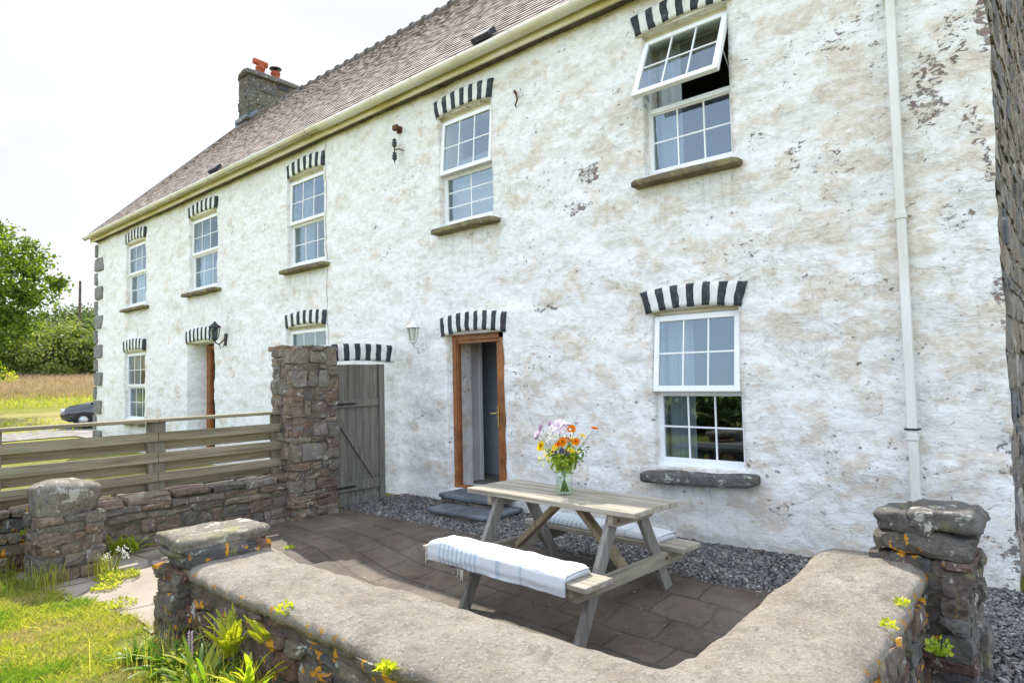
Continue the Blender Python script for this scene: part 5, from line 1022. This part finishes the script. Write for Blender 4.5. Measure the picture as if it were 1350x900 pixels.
tuft((-6.80, -4.62, 0), 130, .26, 'long grass tuft at the front foot of the rounded pillar', spread=.09); tuft((-6.72, -4.18, 0), 90, .24, 'grey green grass tuft at the right foot of the rounded pillar', spread=.05)
tuft((-7.45, -4.90, 0), 150, .25, 'rank grass along the foot of the shaded wall', spread=.14); tuft((-6.95, -4.95, 0), 80, .14, 'short grass tuft on the lawn before the rounded pillar', spread=.12)
for k_, (lc, lb) in enumerate([((-7.45, -4.42, .56), 'yellow flowering stonecrop on the shaded wall top'), ((-7.40, -4.55, .36), 'small leafy weed in a crack of the shaded wall')]): weed(lc, 170, .09, .08, lb, 'weed_leaf' if k_ == 0 else 'fern_leaf', size=.022)
b = MB()
for k in range(9):
    a = random.uniform(-1.2, .6); p0_ = Vector((0, 0, 0)); p1_ = Vector((.15 * math.cos(a) * random.uniform(.6, 1.3), .12 * math.sin(a), random.uniform(.16, .24))); b.tube([p0_, p1_ * .55 + Vector((0, 0, .03)), p1_], [.003, .002, .0015], 4)
    for j in range(8): q = p1_ + Vector([random.gauss(0, .012) for _ in range(3)]); d = Vector([random.gauss(0, 1) for _ in range(3)]).normalized() * .012; b.add([q, q + d + d.orthogonal() * .4, q + d * 2, q + d - d.orthogonal() * .4], [(0, 1, 2, 3)], 1)
o = b.build('dry_weed', [M['weed_leaf'], M['petal_white']]); o.location = (-6.78, -4.08, 0); tag(o, 'dry pale seed heads leaning over the path by the rounded pillar', 'weed')
weed((-6.25, -2.62, -.0), 70, .05, .03, 'tiny green weed between the patio flagstones', 'fern_leaf', size=.02)
weed((-2.27, -4.47, .50), 60, .03, .035, 'small yellow weed on the coping edge, left of the wall corner', 'yellow_fern', size=.03); weed((-2.05, -4.46, .46), 40, .03, .03, 'tiny yellow plant under the coping edge near the frame bottom', 'yellow_fern', size=.022)
weed((-.735, -2.50, .555), 40, .025, .03, 'yellow green sprout on the right wall edge nearer the pillar', 'yellow_fern', size=.022); weed((-.735, -2.80, .54), 40, .025, .03, 'yellow sprout on the right wall edge farther from the pillar', 'yellow_fern', size=.022)
weed((-3.20, -4.40, .52), 60, .04, .06, 'yellow flowering weed poking above the coping edge', 'yellow_fern', size=.02); weed((-1.27, -1.99, .56), 20, .02, .02, 'tiny yellow sprout on the inner edge of the coping', 'yellow_fern', size=.018)
weed((-.62, -2.30, .28), 60, .05, .10, 'green leaves growing from a crack in the outer right wall', 'fern_leaf', size=.03)
# ------------------------------------------------------------------ vegetation beyond
def crown_mesh(name, c, rad, nclump, nleaf, leaf, mat, parent, squash=1., shell=.55, spread=.16, low=None, seed=0):
    rg = np.random.default_rng(seed); c = np.array(c, float); rad = np.array(rad, float)
    d = rg.normal(size=(nclump, 3)); d /= np.linalg.norm(d, axis=1, keepdims=True); rr = rg.uniform(shell, 1., (nclump, 1)) * (1 + .22 * fbm(d * 1.6 + seed, 1.1, 3, seed)[:, None]); cc = d * rr
    if low is not None: cc[:, 2] = np.maximum(cc[:, 2], low)
    cc = cc * rad + c; k = nleaf // nclump; cs = rg.uniform(.5, 1.3, nclump)
    P = (cc[:, None] + rg.normal(size=(nclump, k, 3)) * (spread * rad.mean() * cs)[:, None, None] * np.array([1, 1, .75])).reshape(-1, 3); n = len(P)
    a = rg.normal(size=(n, 3)); a /= np.linalg.norm(a, axis=1, keepdims=True); b = np.cross(a, rg.normal(size=(n, 3))); b /= np.linalg.norm(b, axis=1, keepdims=True); s_ = leaf * rg.uniform(.5, 1.3, (n, 1))
    V = np.stack([P - a * s_, P + b * s_ * .5 - a * s_ * .1, P + a * s_, P - b * s_ * .5 - a * s_ * .1], 1).reshape(-1, 3); F = np.arange(n * 4).reshape(-1, 4)
    if low is not None: V[:, 2] = np.maximum(V[:, 2], c[2] + low * rad[2] - .25)
    return np_mesh(name, V, F, mat, parent), cc
def tree(x, y, H, rad, label, mat, nl=14000, leaf=.16, group=None, cz=.62, ncl=130, seed=1, tr=.22, name='broadleaf_tree', spread=.14):
    z = float(gz(x, y)); r = empty(name, (x, y, z), label, 'tree', group); cr, cc = crown_mesh('crown', (x, y, z + H * cz), (rad, rad, H * (1 - cz)), ncl, nl, leaf, M[mat], r, spread=spread, seed=seed, shell=.35)
    b = MB(); rg = np.random.default_rng(seed); top = Vector((x, y, z + H * .7)); b.tube([(x, y, z - .1), (x + .1, y, z + H * .25), (x, y + .1, z + H * .45), top], [tr, tr * .8, tr * .55, tr * .25], 8)
    for i in rg.choice(len(cc), 16, replace=False): q = Vector(cc[i]); s0 = Vector((x, y, z + H * rg.uniform(.28, .55))); b.tube([s0, s0.lerp(q, .5) + Vector((0, 0, -.15)), q], [tr * .35, tr * .2, tr * .06], 5)
    b.build('trunk', M['bark'], r); return r
def bush(x, y, H, rx, ry, label, mat, nl=7000, leaf=.14, group='bushes along the top of the dry grass slope', seed=1, name='bush', ncl=90):
    z = float(gz(x, y)); r = empty(name, (x, y, z), label, 'bush', group); crown_mesh('foliage', (x, y, z + H * .35), (rx, ry, H * .65), ncl, nl, leaf, M[mat], r, low=-.5, seed=seed, shell=.6, spread=.13)
    b = MB()
    for k in range(5): a = k * 1.25; b.tube([(x + .1 * math.cos(a), y + .1 * math.sin(a), z - .1), (x + rx * .4 * math.cos(a), y + ry * .4 * math.sin(a), z + H * .5)], [.07, .03], 5)
    b.build('stems', M['bark'], r); return r
def polar(az_px, dist):
    """a place on the ground seen under image column az_px at a distance from the viewpoint"""
    a = math.atan2((az_px - 675), 860); th = yw - a; return -math.sin(th) * dist, -6.211 + math.cos(th) * dist
x, y = polar(-92, 38); tree(x, y, 10.2, 4.7, 'large leafy green tree at the left edge of the field', 'tree_leaf', 40000, .125, None, .54, 150, 5, .3, spread=.088)
G = 'bushes along the top of the dry grass slope'
for i, (px, ds, H, rx, mat, lab) in enumerate([(-60, 62, 4.2, 5, 'dark_leaf', 'dark bush behind the big tree, farthest left of the row'), (20, 63, 4.4, 4.6, 'gorse_leaf', 'dark green bush under the crown of the big tree'), (62, 60, 4.6, 3.6, 'gorse_leaf', 'pale green rounded bush between the big tree and the pole'), (97, 62, 4.3, 3.4, 'gorse_leaf', 'broad olive bush in front of the telegraph pole'), (133, 61, 4.2, 3.8, 'bush_leaf', 'bush partly hidden by the far corner of the farmhouse'), (180, 63, 4, 4, 'bush_leaf', 'bush wholly screened by the farmhouse end')]):
    if px > 150: continue
    x, y = polar(px, ds); bush(x, y, H * .88, rx, rx * .8, lab, mat, 11000, .13, G, i + 3)
for i, (px, ds, H, rad, lab) in enumerate([(88, 105, 7.0, 7, 'dark rounded tree on the skyline left of the pole'), (112, 110, 8.0, 7, 'dark rounded tree on the skyline right of the pole'), (140, 112, 8, 8, 'dark skyline tree touching the house corner'), (50, 115, 6.0, 8, 'low dark skyline tree behind the big tree')]):
    x, y = polar(px, ds); tree(x, y, H, rad, lab, 'dark_leaf', 9000, .28, 'dark trees on the skyline hill', .5, 70, 30 + i, .3)
x, y = polar(103.5, 84); z = float(gz(x, y)); o = MB().tube([(x, y, z - .2), (x + .05, y, z + 9.6)], [.17, .12], 10).build('telegraph_pole', M['asphalt_pole']); r = tag(base_origin(o, (x, y, z)), 'bare wooden telegraph pole rising from the bushes', 'pole')
# garden hedge and trees behind the viewpoint (seen mirrored in the window panes)
for i, x in enumerate(np.arange(-30, 9, 3.0)):
    bush(x, -10.6 + rng.uniform(-.3, .3), 2.5 + rng.uniform(-.3, .4), 2.0, 1.1, 'dark garden hedge bush behind the viewpoint, mirrored in the window panes', 'dark_leaf', 3500, .12, 'hedge bushes behind the viewpoint', 60 + i, ncl=40)
# fence board pile / small yellow flower by the field edge
x, y = polar(9, 52); z = float(gz(x, y)); weed((x, y, z), 160, .5, 1.1, 'yellow flowering ragwort at the field edge below the big tree', 'yellow_fern', 'ragwort', 'wild flower', .12)
# ------------------------------------------------------------------ car
def car(x, y, rz, label):
    z = float(gz(x, y)) + .03; r = empty('parked_car', (x, y, z), label, 'car'); r.rotation_euler = (0, 0, rz)
    def cb(name, b, mat, par=None): o = b.build(name, mat); o.parent = par or r; return o
    # lofted hull: stations along x (front at +x)
    st = [(-2.02, .45, .95, .70), (-1.9, .30, 1.08, .80), (-1.3, .22, 1.02, .86), (-.4, .20, .98, .88), (.6, .20, .96, .88), (1.25, .22, .93, .86), (1.75, .26, .83, .80), (1.98, .34, .70, .68), (2.04, .42, .60, .60)]
    V = []; 
    for (xx, zb, zt, hw) in st:
        for (fy, fz) in ((-.9, 0), (-1, .25), (-1, .62), (-.93, .9), (-.78, 1.), (0, 1.04), (.78, 1.), (.93, .9), (1, .62), (1, .25), (.9, 0), (0, -.02)): V.append((xx, fy * hw, zb + (zt - zb) * fz))
    n = 12; F = [(i * n + j, (i + 1) * n + j, (i + 1) * n + (j + 1) % n, i * n + (j + 1) % n) for i in range(len(st) - 1) for j in range(n)] + [tuple(range(n)), tuple(range((len(st)) * n - 1, (len(st) - 1) * n - 1, -1))]
    b = MB().add(V, [f[::-1] for f in F], 0, True); cb('body', b, M['car_paint'])
    cab = [(-1.85, 1.02, .72), (-1.55, 1.42, .60), (-.5, 1.50, .62), (.25, 1.44, .60), (1.05, .95, .74)]; V = []
    for (xx, zt, hw) in cab: V += [(xx, -.80, .93), (xx, -hw, zt - .03), (xx, 0, zt), (xx, hw, zt - .03), (xx, .80, .93)]
    F = []; mi = []
    for i in range(4):
        for j in range(4): F.append((i * 5 + j, i * 5 + j + 1, (i + 1) * 5 + j + 1, (i + 1) * 5 + j)); mi.append(1 if (j in (0, 3) or i in (0, 3)) else 0)
    b = MB().add(V, F, 0, True); b.m = mi; cb('cabin', b, [M['car_paint'], M['car_glass']])
    for sx in (-1.25, 1.25):
        for sy in (-.80, .80):
            b = MB().lathe((sx, sy, .31), [(.18, -.10), (.31, -.095), (.315, 0), (.31, .095), (.18, .10)], 20, axis='y'); wq = cb('wheel', b, M['tyre']); cb('rim', MB().lathe((sx, sy, .31), [(0, -.095), (.19, -.09), (.19, .09), (0, .095)], 12, axis='y'), M['alloy'], wq)
    for sy in (-.55, .55): cb('headlight', MB().box((1.86, sy - .17, .60), (2.015, sy + .17, .74), 0, .03), M['headlamp'])
    cb('grille', MB().box((2.02, -.3, .42), (2.055, .3, .60), 0, .01), M['black_metal']); cb('number_plate', MB().box((2.056, -.26, .36), (2.072, .26, .47), 0, .003), M['plate_white'])
    for sy in (-.92, .92): cb('wing_mirror', MB().box((.55, sy - .09, .95), (.68, sy + .09, 1.08), 0, .03), M['car_paint'])
    return r
x, y = polar(167, 29.5); car(x, y, R(-118), 'dark parked car half hidden behind the far corner of the farmhouse')
